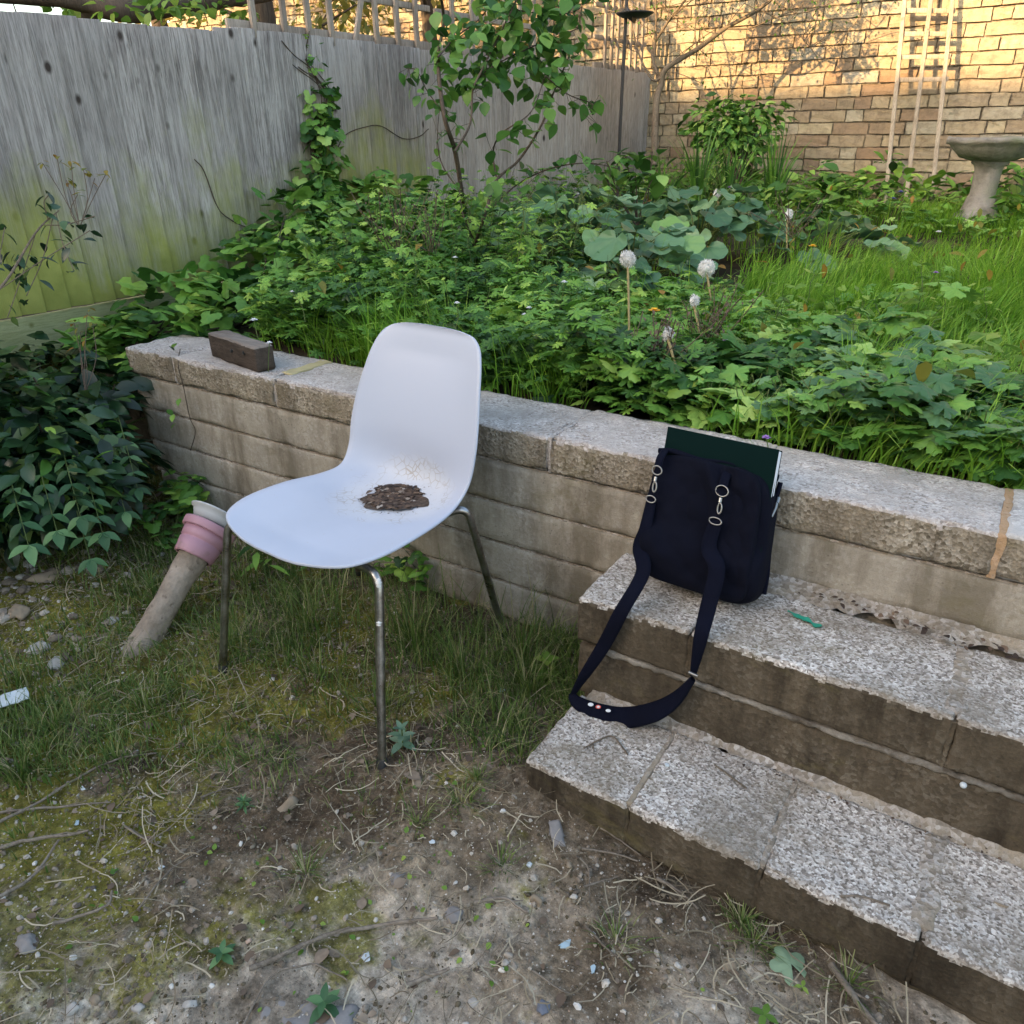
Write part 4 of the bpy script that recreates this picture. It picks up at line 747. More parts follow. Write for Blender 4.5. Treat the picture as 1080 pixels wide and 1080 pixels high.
# small moss cushions and seedlings: low ground leaves
g = G(); x, y = cells(420, -1.6, .5, -1.3, -.1, lambda x, y: np.clip(.05+.8*fbm(np.stack([x, y, 0*x], 1), 6, 33, 2), 0, 1)); z = gh(x, y)
inst(g, LV_WIDE, np.stack([x, y, z+.004], 1), rng.uniform(.005, .012, len(x)), rng.uniform(0, 6.3, len(x)), rng.uniform(-.2, 1.0, len(x)), rng.normal(0, .4, len(x)), 0)
tag(g.build('seedling_weeds', MT['l_young']), 'tiny leafy seedlings scattered over the lower soil', 'weeds', kind='stuff')
# straw
g = G(); x, y = cells(4200, -1.6, .75, -1.3, -.05, lambda x, y: np.clip(.5+.7*fbm(np.stack([x, y, 0*x], 1), 5, 44, 2)-.35*np.clip(-y-.6, 0, 1)*2, .03, 1)); z = gh(x, y); k = len(x)
az = rng.uniform(0, 6.3, k); L_ = .012+.075*rng.random(k)**2.2; t_ = np.linspace(-.5, .5, 6); cv = rng.normal(0, .12, k)*L_; wd = rng.uniform(.0004, .0011, k); d_ = np.stack([np.cos(az), np.sin(az), 0*az], 1); s_ = np.stack([-np.sin(az), np.cos(az), 0*az], 1); tlt = rng.normal(0, .18, k)*L_; zz = z+.003+.006*rng.random(k)+np.abs(tlt)*.5
ctr = np.stack([x, y, zz], 1)[:, None]+d_[:, None]*(L_[:, None]*t_)[..., None]+s_[:, None]*(cv[:, None]*(t_*2)**2+rng.normal(0, .0003, (k, 6)))[..., None]+np.array([0, 0, 1.])*(tlt[:, None]*t_+rng.normal(0, .0012, (k, 6)))[..., None]
Vs = np.stack([ctr-s_[:, None]*wd[:, None, None], ctr+s_[:, None]*wd[:, None, None]+np.array([0, 0, .0006])], 2).reshape(k, -1, 3); Fs = np.array([[2*i, 2*i+1, 2*i+3, 2*i+2] for i in range(5)])[None]+(np.arange(k)*12)[:, None, None]; g.add(Vs.reshape(-1, 3), Fs.reshape(-1, 4), 0, np.repeat(rng.random(k), 12))
tag(g.build('dry_straw', MT['straw']), 'dry straw and dead grass bits littering the soil and turf', 'straw', kind='stuff')
# gravel
m = M('gravel'); MT['gravel'] = m.fin(m.mix(m.math('MULTIPLY', m.noise(150, 4), .6), m.ramp(m.attr(), [(0, (.07, .055, .04)), (.3, (.24, .19, .14)), (.55, (.44, .38, .31)), (.8, (.66, .61, .54)), (.93, (.88, .86, .82)), (.97, (.88, .86, .82)), (1, (.55, .30, .16))]), (.12, .10, .08)), .85, m.bump(m.noise(200, 4), .002))
def pden(x, y):
    P = np.stack([x, y, 0*x], 1); return np.clip(.25+.6*fbm(P, 3.5, 51, 3)+.55*np.clip((-.55-y+.35*x)*2.2, 0, 1)+1.2*np.exp(-((x+1.35)**2/.10+(y+.55)**2/.06))+.9*np.exp(-((x+1.3)**2/.10+(y+.2)**2/.02))+.4*np.exp(-((x-.3)**2/.15+(y+.62)**2/.02)), .0, 1)
g = G()
for s in range(5):
    x, y = cells(2600, -2.0, 1.1, -1.55, -.02, pden); ok = ~((x > X0-.01) & (y > YL-.01)); x, y = x[ok], y[ok]; z = gh(x, y); k = len(x); sz = .0009+.0058*rng.random(k)**5
    inst(g, pebble_t(s), np.stack([x, y, z+sz*.15], 1), np.stack([sz, sz*rng.uniform(.6, 1, k), sz*rng.uniform(.4, .8, k)], 1), rng.uniform(0, 6.3, k), rng.normal(0, .3, k), rng.normal(0, .3, k), 0, rng.beta(2.0, 2.2, k), False)
x, y = cells(16000, -1.7, 1.0, -1.5, -.02, lambda x, y: pden(x, y)+.15); ok = ~((x > X0-.01) & (y > YL-.01)); x, y = x[ok], y[ok]; z = gh(x, y); k = len(x); sz = rng.uniform(.0007, .0019, k)
inst(g, pebble_t(9, ICO0), np.stack([x, y, z], 1), np.stack([sz, sz, sz*.7], 1), rng.uniform(0, 6.3, k), 0., 0., 0, rng.beta(2, 1.6, k), False)
x = rng.normal(-1.32, .17, 230); y = rng.normal(-.60, .12, 230); ok = y < -.05; x, y = x[ok], y[ok]; k = len(x); z = gh(x, y); sz = .003+.016*rng.random(k)**2.5; inst(g, pebble_t(12), np.stack([x, y, z+sz*.2], 1), np.stack([sz, sz*.8, sz*.5], 1), rng.uniform(0, 6.3, k), rng.normal(0, .4, k), 0., 0, rng.beta(1.6, 2.2, k), False)
tag(g.build('gravel', MT['gravel']), 'small stones and grit scattered over the bare soil', 'gravel', kind='stuff')
g = G()
for s in range(4):
    x, y = cells(7500, -1.8, 1.0, -1.45, -.02, lambda x, y: np.clip(.5+.8*fbm(np.stack([x, y, 0*x], 1), 7, 140, 3), .03, 1)); ok = ~((x > X0-.01) & (y > YL-.01)); x, y = x[ok], y[ok]; z = gh(x, y); k = len(x); sz = .0008+.0042*rng.random(k)**4
    inst(g, pebble_t(40+s, ICO1 if s < 2 else ICO0), np.stack([x, y, z+sz*.1], 1), np.stack([sz, sz*rng.uniform(.6, 1, k), sz*rng.uniform(.4, .75, k)], 1), rng.uniform(0, 6.3, k), 0., 0., 0, None, False)
m = M('soil_crumb'); MT['crumb'] = m.fin(m.mix(m.noise(60, 4), m.ramp(m.attr(), [(0, (.045, .034, .024)), (.35, (.10, .076, .054)), (.7, (.20, .165, .125)), (1, (.42, .37, .30))]), (.10, .085, .05)), .95, m.bump(m.noise(250, 3), .001), spec=.1)
tag(g.build('soil_crumbs', MT['crumb']), 'crumbs and clods of brown soil over the lower ground', 'soil', kind='stuff')
# ---- raised bed: lawn and ground cover
g = G()
def lawn(n, x0, x1, y0, y1, h0, h1, dens, bend=(.2, 1.1)):
    x, y = cells(n, x0, x1, y0, y1, dens); z = bh(x, y); k = len(x)
    wind = .5*fbm(np.stack([x, y, 0*x], 1), 2.5, 61, 2)*PI*1.5; az = rng.uniform(-1.6, 1.6, k)+wind-1.2
    hm = 1+.45*fbm(np.stack([x, y, 0*x], 1), 5, 62, 2)
    blades(g, np.stack([x, y, z-.005], 1), rng.uniform(h0, h1, k)*hm, rng.uniform(.003, .0058, k), az, rng.uniform(*bend, k), 0, np.clip(rng.beta(2, 2, k), 0, 1), 5)
F_ = lambda sd, b=.6, a=.8, s=3: (lambda x, y: np.clip(b+a*fbm(np.stack([x, y, 0*x], 1), s, sd, 2), .0, 1))
lawn(15000, .0, 2.3, 1.2, 4.3, .08, .17, F_(70, .75))
lawn(15000, -.25, 1.8, .50, 1.9, .08, .17, F_(71, .7))
lawn(3500, -.9, 1.3, .22, .85, .09, .20, F_(72, .5, .9), (.3, 1.2))
lawn(1400, -1.3, -.25, .24, .75, .12, .24, F_(73, .55, .9), (.2, .9))
lawn(2600, -2.0, 0, .8, 4.2, .12, .24, F_(74, .3, .8), (.2, .8))
tag(g.build('lawn_grass', MT['grassl']), 'long bright green grass growing over the raised lawn', 'grass', kind='stuff')
g = G(); gs = G()
def cover(n, x0, x1, y0, y1, h0, h1, tm, size, mat, dens, tilt=(-.5, .5)):
    x, y = cells(n, x0, x1, y0, y1, dens); k = len(x); P2 = np.stack([x, y, 0*x], 1); hm = 1+.5*fbm(P2, 4, 77, 2); h = rng.uniform(h0, h1, k)**1*hm; z = bh(x, y)+h
    inst(g, tm, np.stack([x, y, z], 1), size*rng.uniform(.55, 1.2, k), rng.uniform(0, 6.3, k), rng.uniform(*tilt, k), rng.normal(0, .3, k), mat, np.clip(.5+.35*fbm(P2, 6, 78, 2)+rng.normal(0, .2, k), 0, 1))
nzone = lambda x, y: np.clip(1.15-.0*x+.5*fbm(np.stack([x, y, 0*x], 1), 3, 79, 2)-np.clip((y-.66+.30*np.clip(x-.15, 0, .6))/.15, 0, 1.4)-np.clip((-.05-x+.25*y)/.25, 0, 1), 0, 1)
cover(3000, -.2, 1.75, .25, 1.7, .03, .15, LV_LOBE, .062, 0, nzone)
cover(500, .2, 1.7, .24, .65, .08, .17, LV_LOBE, .058, 1, nzone)
cover(700, -.3, 1.7, .24, .95, .03, .14, LV_LOBE3, .05, 2, F_(82, .4)); cover(4000, -1.4, .05, .24, .95, .03, .18, LV_FERN, .05, 3, F_(87, .55)); cover(900, -1.0, .3, .8, 1.4, .02, .10, LV_FERN, .055, 0, F_(88, .4))
cover(230, -1.9, 1.6, .3, 3.6, .08, .22, LV_OVAL, .05, 5, F_(99, .6), (-1.3, .6)); cover(300, .2, 1.6, 1.3, 2.2, .02, .08, LV_FERN, .05, 0, F_(83, .1))
cover(1800, -.6, 2.0, 3.2, 4.4, .05, .22, LV_OVAL, .10, 3, F_(84, .55), (-.2, .9))
cover(350, -.4, 1.6, 3.0, 4.0, .05, .12, LV_LOBE, .06, 0, F_(85, .2))
cover(1200, -2.0, -.3, 3.0, 4.3, .04, .22, LV_LOBE, .075, 0, F_(86, .5))
x, y = cells(500, -.2, 1.7, .25, 1.4, nzone); 
for xx, yy in zip(x, y): zz = bh(xx, yy)[0]; add_tube(gs, [(xx, yy, zz-.01), (xx+rng.normal(0, .012), yy+rng.normal(0, .012), zz+.08), (xx+rng.normal(0, .02), yy+rng.normal(0, .02), zz+.13)], .0011, 4, 4, rng.random(), cap=False)
g.V += gs.V; g.L += [(f+g.n, m_, s_) for f, m_, s_ in gs.L]; g.n += gs.n
tag(g.build('ground_cover', [MT['l_ger'], MT['l_blue'], MT['l_young'], MT['l_mid'], MT['stem'], MT['l_autumn']]), 'dense green lobed leaf ground cover behind the coping', 'ground cover', kind='stuff')
# ---- tall leafy weeds (left and middle of the bed)
g = G(); gs = G()
def herbs(n, x0, x1, y0, y1, h0, h1, tm, size, nl, ml, dens=F_(90, .6)):
    x, y = cells(n, x0, x1, y0, y1, dens)
    for xx, yy in zip(x, y): herb(g, gs, (xx, yy, bh(xx, yy)[0]-.01), rng.uniform(h0, h1), rng.uniform(0, 6.3), rng.uniform(0, .35), tm, size*rng.uniform(.8, 1.2), nl, ml, 4)
herbs(120, -1.7, -.75, .45, 1.5, .24, .46, LV_FERN, .055, 9, 0); herbs(50, -1.7, -.6, .4, 1.5, .25, .48, LV_SLIM, .05, 10, 1)
herbs(90, -1.4, -.2, .35, 1.1, .12, .24, LV_FERN, .052, 6, 0)
herbs(45, -1.2, .0, .5, 1.1, .12, .24, LV_SLIM, .065, 9, 2)
herbs(60, -1.95, -1.35, 1.4, 3.6, .20, .40, LV_FERN, .065, 8, 0)
herbs(60, -1.9, -.2, 2.6, 4.2, .18, .36, LV_SLIM, .075, 9, 1)
herbs(60, -.3, .6, .4, 1.4, .12, .22, LV_LOBE3, .045, 6, 1)
herbs(50, .3, 1.9, 3.4, 4.3, .12, .25, LV_OVAL, .09, 6, 3)
g.V += gs.V; g.L += [(f+g.n, m_, s_) for f, m_, s_ in gs.L]; g.n += gs.n
tag(g.build('tall_weeds', [MT['l_mid'], MT['l_young'], MT['l_ger'], MT['l_sap'], MT['stem']]), 'mixed leafy weeds standing over the raised bed', 'weeds', kind='stuff')
# ---- round-leaved plant (several crowns)
def roundplant(cx, cy, n, rad, size, label, hmax=.20):
    e = empty('round_leaved_plant', (cx, cy, bh(cx, cy)[0]), label, 'plant', 'broad round leaved plants in the bed'); gl = G(); gst = G()
    a = rng.uniform(0, 6.3, n); r = rad*np.sqrt(rng.random(n)); x = cx+r*np.cos(a); y = cy+r*np.sin(a); z = bh(x, y)+hmax*(1-.6*(r/rad)**2)*rng.uniform(.55, 1.1, n)
    inst(gl, LV_ROUND, np.stack([x, y, z], 1), size*rng.uniform(.6, 1.2, n), a-PI/2+rng.normal(0, .5, n), rng.uniform(-.75, .15, n), rng.normal(0, .3, n), 0, rng.random(n))
    for i in range(n): add_tube(gst, smooth_path([(cx+.15*(x[i]-cx), cy+.15*(y[i]-cy), bh(cx, cy)[0]), ((cx+x[i])/2, (cy+y[i])/2, z[i]*.8), (x[i], y[i], z[i])], 4), .0025, 5, 0, .6, cap=False)
    gl.build('leaves', MT['l_round'], e); gst.build('stalks', MT['stem'], e)
MT['l_round'] = m_leaf('leaf_round', [(0, (.055, .14, .065)), (.5, (.13, .27, .13)), (.85, (.24, .40, .21)), (1, (.20, .38, .08))], .45, .22, .5)
roundplant(-1.00, 1.70, 70, .38, .13, 'broad round leaved plant in the middle of the bed, behind the tall dandelion clock', .34)
roundplant(-.55, 1.30, 56, .30, .115, 'broad round leaved plant nearest the dandelions with dusky leaves', .27)
roundplant(-.62, 2.15, 50, .34, .125, 'broad round leaved plant right of the middle, before the iris leaves', .33)
roundplant(-1.40, 2.0, 40, .28, .12, 'broad round leaved plant at the foot of the sapling', .27)
roundplant(-.15, 2.5, 34, .30, .12, 'broad round leaved plant farther back near the yellow flower', .2)
roundplant(-1.15, 2.75, 40, .34, .125, 'broad round leaved plant farthest back towards the fence', .24)
# ---- left dark shrub
e = empty('shrub', (-1.75, -.15, -.5), 'dark glossy leaved shrub at the left edge in front of the fence', 'shrub')
g = G(); gs = G(); cen = np.array([pd(0, 430, 2.15), pd(45, 470, 2.1), pd(75, 425, 2.3), pd(0, 515, 2.05), pd(45, 515, 2.05), pd(-80, 450, 2.05), pd(-80, 530, 1.9), pd(85, 490, 2.25), pd(40, 400, 2.4)])
foliage(g, cen, [(.17, .17, .11)], 2300, LV_OVAL, .075, 0, (-.9, .3), gh, .4)
foliage(g, cen, [(.16, .16, .10)], 260, LV_OVAL, .06, 1, (-.6, .5), gh, .9)
stems_to(gs, np.array([-1.7, -.25, -.52]), [c+rng.normal(0, .05, 3) for c in cen for _ in range(3)], .007, 0); g.build('leaves', [MT['l_dark'], MT['l_mid']], e); gs.build('stems', MT['bark'], e)
# pinnate sprigs low at the right of the shrub
g = G(); gs = G()
def pinnate(tip, base, n, size, mat=0):
    P = smooth_path([base, (np.array(base)+tip)/2+np.array([0, 0, .03]), tip], 6); add_tube(gs, P, np.linspace(.002, .0008, len(P)), 5, 0, .5, cap=False); q = np.linspace(.35, 1, n); L = np.stack([np.interp(q, np.linspace(0, 1, len(P)), P[:, i]) for i in range(3)], 1); d = np.array(tip)-base; az0 = math.atan2(-d[0], d[1])
    for s in (-1, 1): inst(g, LV_OVAL, L, size*np.linspace(.75, 1.1, n)*np.linspace(1, .8, n), az0+s*1.1+rng.normal(0, .1, n), -.35+rng.normal(0, .1, n), s*.2, mat)
    inst(g, LV_OVAL, L[-1:], size, az0, -.4, 0., mat)
for (u, v, d, n, s) in [(108, 562, 1.95, 5, .055), (95, 590, 1.92, 4, .05), (132, 540, 2.05, 5, .05), (60, 560, 1.9, 5, .055), (30, 575, 1.85, 4, .06), (145, 515, 2.1, 5, .045), (85, 545, 1.92, 5, .055)]:
    pinnate(pd(u, v, d), pd(u-20, v-75, d+.12), n, s)
g.build('sprig_leaves', MT['l_blue'], e); gs.build('sprig_stalks', MT['stem'], e)
# arching branch crossing the fence at left
br = empty('briar_branch', pd(-20, 330, 1.75), 'thin pale branch with small dark leaves crossing the fence at the left edge', 'branch')
g = G(); gs = G(); A = [pd(-30, 330, 1.75), pd(5, 298, 1.8), pd(38, 245, 1.85), pd(62, 222, 1.9)]; P = smooth_path(A, 8); add_tube(gs, P, np.linspace(.004, .0015, len(P)), 7)
for tgt in [(95, 243), (78, 285), (28, 312), (5, 240), (52, 205), (100, 228), (8, 335), (20, 270)]:
    b_ = P[rng.integers(5, len(P))]; t_ = pd(tgt[0], tgt[1], 1.85); q = smooth_path([b_, (b_+t_)/2+rng.normal(0, .006, 3), t_], 4); add_tube(gs, q, .0012, 5, cap=False); inst(g, LV_OVAL, q[2:]+rng.normal(0, .006, (len(q)-2, 3)), .034*rng.uniform(.7, 1.2, len(q)-2), rng.uniform(0, 6.3, len(q)-2), rng.uniform(-1., .2, len(q)-2), rng.normal(0, .5, len(q)-2))
g.build('leaves', MT['l_dark'], br); gs.build('twigs', MT['barkl'], br)
for nm, pts, lab in [('yellowing_sprig', [(82, 205), (70, 190), (45, 172), (88, 178), (112, 183), (60, 165), (75, 172), (100, 188)], 'yellow orange leaf sprig against the fence above the dark branch'), ('yellowing_sprig', [(88, 365), (92, 330), (78, 340), (98, 345), (85, 350)], 'yellow green leaf sprig rising from the dark shrub by the fence foot')]:
    e2_ = empty(nm, pd(pts[0][0], pts[0][1], 2.2), lab, 'plant', 'yellowing sprigs by the fence'); g = G(); gs = G(); b_ = pd(pts[0][0]+2, pts[0][1]+(35 if pts[0][1] < 300 else 50), 2.2)
    for (u_, v_) in pts: t_ = pd(u_, v_, 2.22); add_tube(gs, smooth_path([b_, (b_+t_)/2+rng.normal(0, .01, 3), t_], 4), .0011, 5, cap=False); inst(g, LV_OVAL, t_+rng.normal(0, .008, (4, 3)), .028*rng.uniform(.6, 1.1, 4), rng.uniform(0, 6.3, 4), rng.uniform(-.8, .3, 4), 0.)
    g.build('leaves', MT['l_autumn'], e2_); gs.build('stalks', MT['brownstem'], e2_)
# ---- bramble mass behind the left end of the wall + climber
e = empty('bramble_bush', (-1.7, .55, 0), 'dense dark green bramble spilling over the left end of the raised bed', 'shrub')
g = G(); gs = G(); cen = np.array([(-1.86, .40, .02), (-1.62, .42, .0), (-1.80, .75, .14), (-1.5, .75, .10), (-1.25, .62, .06), (-1.95, 1.1, .24), (-1.65, 1.1, .2), (-1.32, 1.0, .16), (-1.85, 1.5, .28), (-1.5, 1.4, .22), (-1.86, .16, -.10), (-1.74, .20, -.06)])
foliage(g, cen, [(.20, .20, .13)], 1300, LV_LOBE3, .080, 0, (-.8, .4), bh, .5); foliage(g, cen, [(.20, .20, .14)], 600, LV_LOBE3, .075, 1, (-.6, .5), bh, .8)
stems_to(gs, np.array([-1.7, .6, -.03]), [c+rng.normal(0, .08, 3) for c in cen for _ in range(3)], .005, 0); g.build('leaves', [MT['l_br'] if 'l_br' in MT else MT['l_mid'], MT['l_ger']], e); gs.build('stems', MT['bark'], e)
e = empty('climbing_plant', fp(1.33, .04, .1), 'leafy green climber growing up the fence left of the sapling', 'climber')
g = G(); gs = G(); axp = [fp(1.30, .05, .15), fp(1.36, .05, .35), fp(1.30, .05, .55), fp(1.40, .04, .72), fp(1.32, .03, .85), fp(1.36, .02, .96)]; P = smooth_path(axp, 8); add_tube(gs, P, np.linspace(.006, .002, len(P)), 7)
for _ in range(5): Q = smooth_path([p+rng.normal(0, .03, 3)*np.array([.2, 1, .4]) for p in axp[:5]], 6); add_tube(gs, Q, .002, 5, cap=False)
cen = np.array([fp(1.27, .07, .22), fp(1.33, .07, .34), fp(1.26, .07, .44), fp(1.36, .06, .50), fp(1.32, .06, .60), fp(1.36, .05, .70)]); foliage(g, cen, [(.06, .085, .075)], 330, LV_LOBE3, .058, 0, (-1.2, .1), None, .3); foliage(g, np.array([fp(1.36, .04, .86)]), [(.03, .05, .08)], 22, LV_LOBE3, .03, 0, (-1, 0), None, .2)
g.build('leaves', MT['l_ger'], e); gs.build('stems', MT['bark'], e)
for pts, lab in [([(205, 168), (215, 180), (228, 215), (238, 228), (262, 240), (282, 236)], 'bare wiry tendril curling down the algae stained fence'), ([(354, 160), (365, 142), (385, 134), (402, 133), (425, 146), (442, 144), (452, 136)], 'thin arching tendril right of the climber on the fence'), ([(297, 43), (310, 58), (325, 70), (336, 88)], 'bare tendril hanging from the trellis to the climber')]:
    n_ = np.array([fn]).ravel(); P = [];
    for u_, v_ in pts: r_ = ray(u_, v_); q0 = FO+fn*.03; P.append(CAM+r_*(((q0-CAM)@fn)/(r_@fn)))
    g = G(); add_tube(g, smooth_path(P, 8), .0022, 6); thing(g, 'tendril', MT['bark'], lab, 'tendril', 'bare tendrils on the fence')
# ---- sapling with rounded leaves
e = empty('sapling', pd(510, 262, 3.25), 'young multi-stemmed sapling with round green leaves in front of the fence', 'tree')
g = G(); gt = G(); D = 3.15
def brn(pts, r0, r1, leaves=0, ls=.062, dd_=0.):
    P = smooth_path([pd(u_, v_, D+dd_+w_*.12) for (u_, v_), w_ in zip(pts, rng.normal(0, 1, len(pts)))], 8); add_tube(gt, P, np.linspace(r0, r1, len(P)), 8)
    if leaves:
        leaves = int(leaves*1.6)
        k = rng.integers(int(len(P)*.2), len(P), leaves); L = P[k]+rng.normal(0, .030, (leaves, 3)); inst(g, LV_RND, L, ls*rng.uniform(.6, 1.2, leaves), rng.uniform(0, 6.3, leaves), rng.uniform(-1.1, .1, leaves), rng.normal(0, .4, leaves), 0)
        for a_, b_ in zip(P[k], L): add_tube(gt, [a_, b_], .0009, 4, cap=False)
LV_RND = leaf_oval(.82, 6, .06, .25)
brn([(491, 245), (487, 205), (480, 160), (468, 120), (462, 60), (468, 20), (458, -40)], .011, .006, 20, .06)
brn([(500, 262), (512, 225), (524, 190), (548, 168), (572, 130), (585, 95), (600, 60)], .007, .003, 24)
brn([(524, 190), (520, 160), (530, 140), (560, 118), (575, 80)], .004, .002, 14)
brn([(512, 225), (545, 195), (580, 178), (620, 172), (652, 178)], .004, .0015, 16, .05)
brn([(480, 160), (496, 130), (500, 90), (520, 70), (560, 50), (610, 30)], .005, .002, 26)
brn([(468, 120), (450, 95), (440, 75), (428, 72)], .003, .001, 9, .055)
brn([(487, 205), (465, 170), (462, 130), (468, 100)], .0035, .001, 7, .05)
brn([(500, 90), (520, 50), (540, 10), (560, -30)], .004, .002, 26, .06)
brn([(462, 60), (480, 40), (510, 15), (520, -20)], .004, .002, 24, .06)
brn([(575, 80), (600, 100), (625, 110), (615, 120)], .003, .001, 12, .055)
brn([(540, 10), (580, 15), (610, 10), (630, -15)], .003, .001, 24, .06)
brn([(497, 255), (515, 240), (540, 218), (565, 205)], .003, .001, 7, .05)
brn([(503, 258), (488, 225), (483, 180)], .003, .002, 3, .05)
cen = np.array([pd(520, 30, D), pd(560, 15, D), pd(590, 30, D+.1), pd(545, 60, D), pd(500, 60, D), pd(575, 60, D), pd(520, -40, D), pd(590, -30, D)]); foliage(g, cen, [(.13, .13, .12)], 330, LV_RND, .062, 0, (-1.1, .2), None, .2)
foliage(g, np.array([pd(470, 60, D), pd(466, 100, D), pd(492, 85, D), pd(476, 20, D)]), [(.06, .06, .07)], 46, LV_RND, .058, 0, (-1.1, .2), None, .2)
g.build('leaves', MT['l_sap'], e); gt.build('trunk', MT['bark'], e)
# sapling shoots with pale young leaves by the pole
e = empty('elder_shoot', pd(680, 220, 3.5), 'pale green leafy shoots below the bird feeder pole', 'plant'); g = G(); gs = G()
for (u_, v_) in [(640, 170), (660, 165), (688, 160), (670, 185), (640, 190), (690, 185), (655, 205)]:
    t_ = pd(u_, v_, 3.45); b_ = pd(672, 240, 3.5); add_tube(gs, smooth_path([b_, (b_+t_)/2+rng.normal(0, .02, 3), t_], 5), .003, 6, cap=False); inst(g, LV_WIDE, t_+rng.normal(0, .03, (8, 3)), .085*rng.uniform(.6, 1.1, 8), rng.uniform(0, 6.3, 8), rng.uniform(-1, .2, 8), 0.)
g.build('leaves', MT['l_ger'], e); gs.build('stems', MT['bark'], e)
# ---- bush and iris by the brick wall
e = empty('wall_bush', (-1.25, 4.35, .1), 'small bright green bush growing against the brick wall above the iris', 'shrub'); g = G(); gs = G()
cb = [pd(775, 122, 4.75), pd(762, 140, 4.7), pd(790, 138, 4.7), pd(775, 158, 4.7), pd(752, 128, 4.75), pd(800, 125, 4.75)]; foliage(g, np.array(cb), [(.17, .11, .12)], 900, LV_OVAL, .065, 0, (-.9, .3), None, .3); stems_to(gs, pd(778, 215, 4.7), cb*3, .006, 0); g.build('leaves', MT['l_ger'], e); gs.build('stems', MT['bark'], e)
for (u_, v_, d_, n, hh, lab) in [(700, 218, 4.35, 26, .36, 'clump of dark sword leaves nearest the fence corner'), (735, 222, 4.3, 40, .44, 'clump of dark sword leaves beneath the wall bush'), (765, 225, 4.25, 36, .42, 'clump of sword leaves in the middle below the wall bush'), (812, 222, 4.25, 32, .42, 'rightmost clump of sword leaves by the brick wall')]:
    b_ = pd(u_, v_, d_); b_[2] = bh(b_[0], b_[1])[0]; g = G(); a = rng.uniform(0, 6.3, n); r = .05*rng.random(n)
    blades(g, np.stack([b_[0]+r*np.cos(a), b_[1]+r*np.sin(a)*.6, np.full(n, b_[2])], 1), hh*rng.uniform(.8, 1.35, n), rng.uniform(.016, .026, n), a, rng.uniform(.05, .45, n)+(rng.random(n) < .15)*.7, 0, rng.beta(2, 3, n), 8); thing(g, 'iris_clump', MT['l_iris'] if 'l_iris' in MT else MT['l_mid'], lab, 'plant', 'sword leaved clumps by the brick wall', loc=tuple(b_))
# ---- flowers
MT['fluff'] = m_plain('seed_fluff', (.88, .87, .85), .9, .08); MT['yellow'] = m_plain('yellow_petal', (.80, .46, .015), .6, .08); MT['purple'] = m_plain('purple_petal', (.34, .17, .50), .6, .1); MT['whitep'] = m_plain('white_petal', (.78, .79, .80), .6, .05); MT['blue'] = m_plain('blue_petal', (.16, .18, .52), .6, .1); MT['tanstem'] = m_plain('tan_stalk', (.33, .27, .12), .7, .15)
def stalk(b_, t_, r=.0028, sw=.02): return smooth_path([b_, (b_+t_)/2+rng.normal(0, sw, 3)*np.array([1, 1, .2]), t_], 6)
def clock(u_, v_, d_, r, bu, bv, lab, half=False):
    r = r*.86; c = pd(u_, v_, d_); b_ = pd(bu, bv, d_+.02); b_[2] = min(b_[2], bh(b_[0], b_[1])[0]+.02) if not half else b_[2]; e = empty('dandelion', b_, lab, 'dandelion', 'dandelions gone to seed in the bed'); g = G(); add_tube(g, stalk(b_, c), .0032, 7); g.build('stalk', MT['tanstem'], e)
    g = G(); n = 240; d = rng.normal(size=(n, 3)); d /= np.linalg.norm(d, axis=1)[:, None]
    if half: d = d[(d[:, 0] > -.2)]
    for q in d:
        p = c+q*r*rng.uniform(.92, 1.02); add_tube(g, [c+q*r*.15, p], .00035, 3, cap=False)
    P = np.repeat(c+d*r*.97, 7, 0)+rng.normal(0, r*.09, (len(d)*7, 3)); inst(g, LV_SLIM, P, r*.24, rng.uniform(0, 6.3, len(P)), rng.uniform(-1.5, 1.5, len(P)), 0.); V, F = ICO1; g.add(V*r*.60+c, F); g.build('seed_head', MT['fluff'], e)
    g = G(); g.add(ICO1[0]*r*.18+c-np.array([0, 0, r*.25]), ICO1[1]); g.build('receptacle', MT['seedhead'], e)
clock(662, 273, 1.95, .0215, 664, 400, 'round white dandelion clock on the tallest stalk in the bed')
clock(745, 283, 2.25, .026, 742, 350, 'fluffy white dandelion clock level with and right of the tallest one')
clock(731, 317, 2.05, .018, 735, 380, 'ragged white dandelion clock halfway down below the fluffy one', True)
clock(703, 352, 1.75, .017, 722, 420, 'half blown dandelion clock on a thick leaning stalk above the coping', True)
clock(831, 226, 3.1, .022, 830, 262, 'small far dandelion clock near the yellow petals', True)
clock(755, 205, 3.4, .022, 752, 240, 'small grey dandelion clock farthest back below the sword leaves', True)
def flower(u_, v_, d_, r, mat, lab, name='wildflower', n=6, base=.10, grp=None, cat='flower', lying=False):
    c = pd(u_, v_, d_); e = empty(name, c-np.array([0, 0, base]), lab, cat, grp); g = G(); add_tube(g, stalk(c-np.array([rng.normal(0, .02), 0, base]), c, sw=.006), .0011, 5); g.build('stalk', MT['stem'], e)
    g = G(); up = .5; a = np.arange(n)/n*2*PI; inst(g, LV_WIDE, np.repeat(c[None], n, 0), r, a, .35, 0.); inst(g, LV_WIDE, np.repeat(c[None], n, 0)+np.array([0, 0, .001]), r*.7, a+.5, .8, 0.); g.build('petals', MT[mat], e)
flower(690, 328, 1.95, .016, 'yellow', 'single yellow dandelion flower among brown seed stalks', 'yellow_flower', 14)
flower(857, 260, 2.7, .016, 'yellow', 'flat yellow flower lying in the far grass', 'yellow_flower', 8)
flower(836, 240, 3.0, .012, 'yellow', 'small yellow flower just under the far dandelion clock', 'yellow_flower', 8)
gp = 'purple wildflowers in the ground cover'
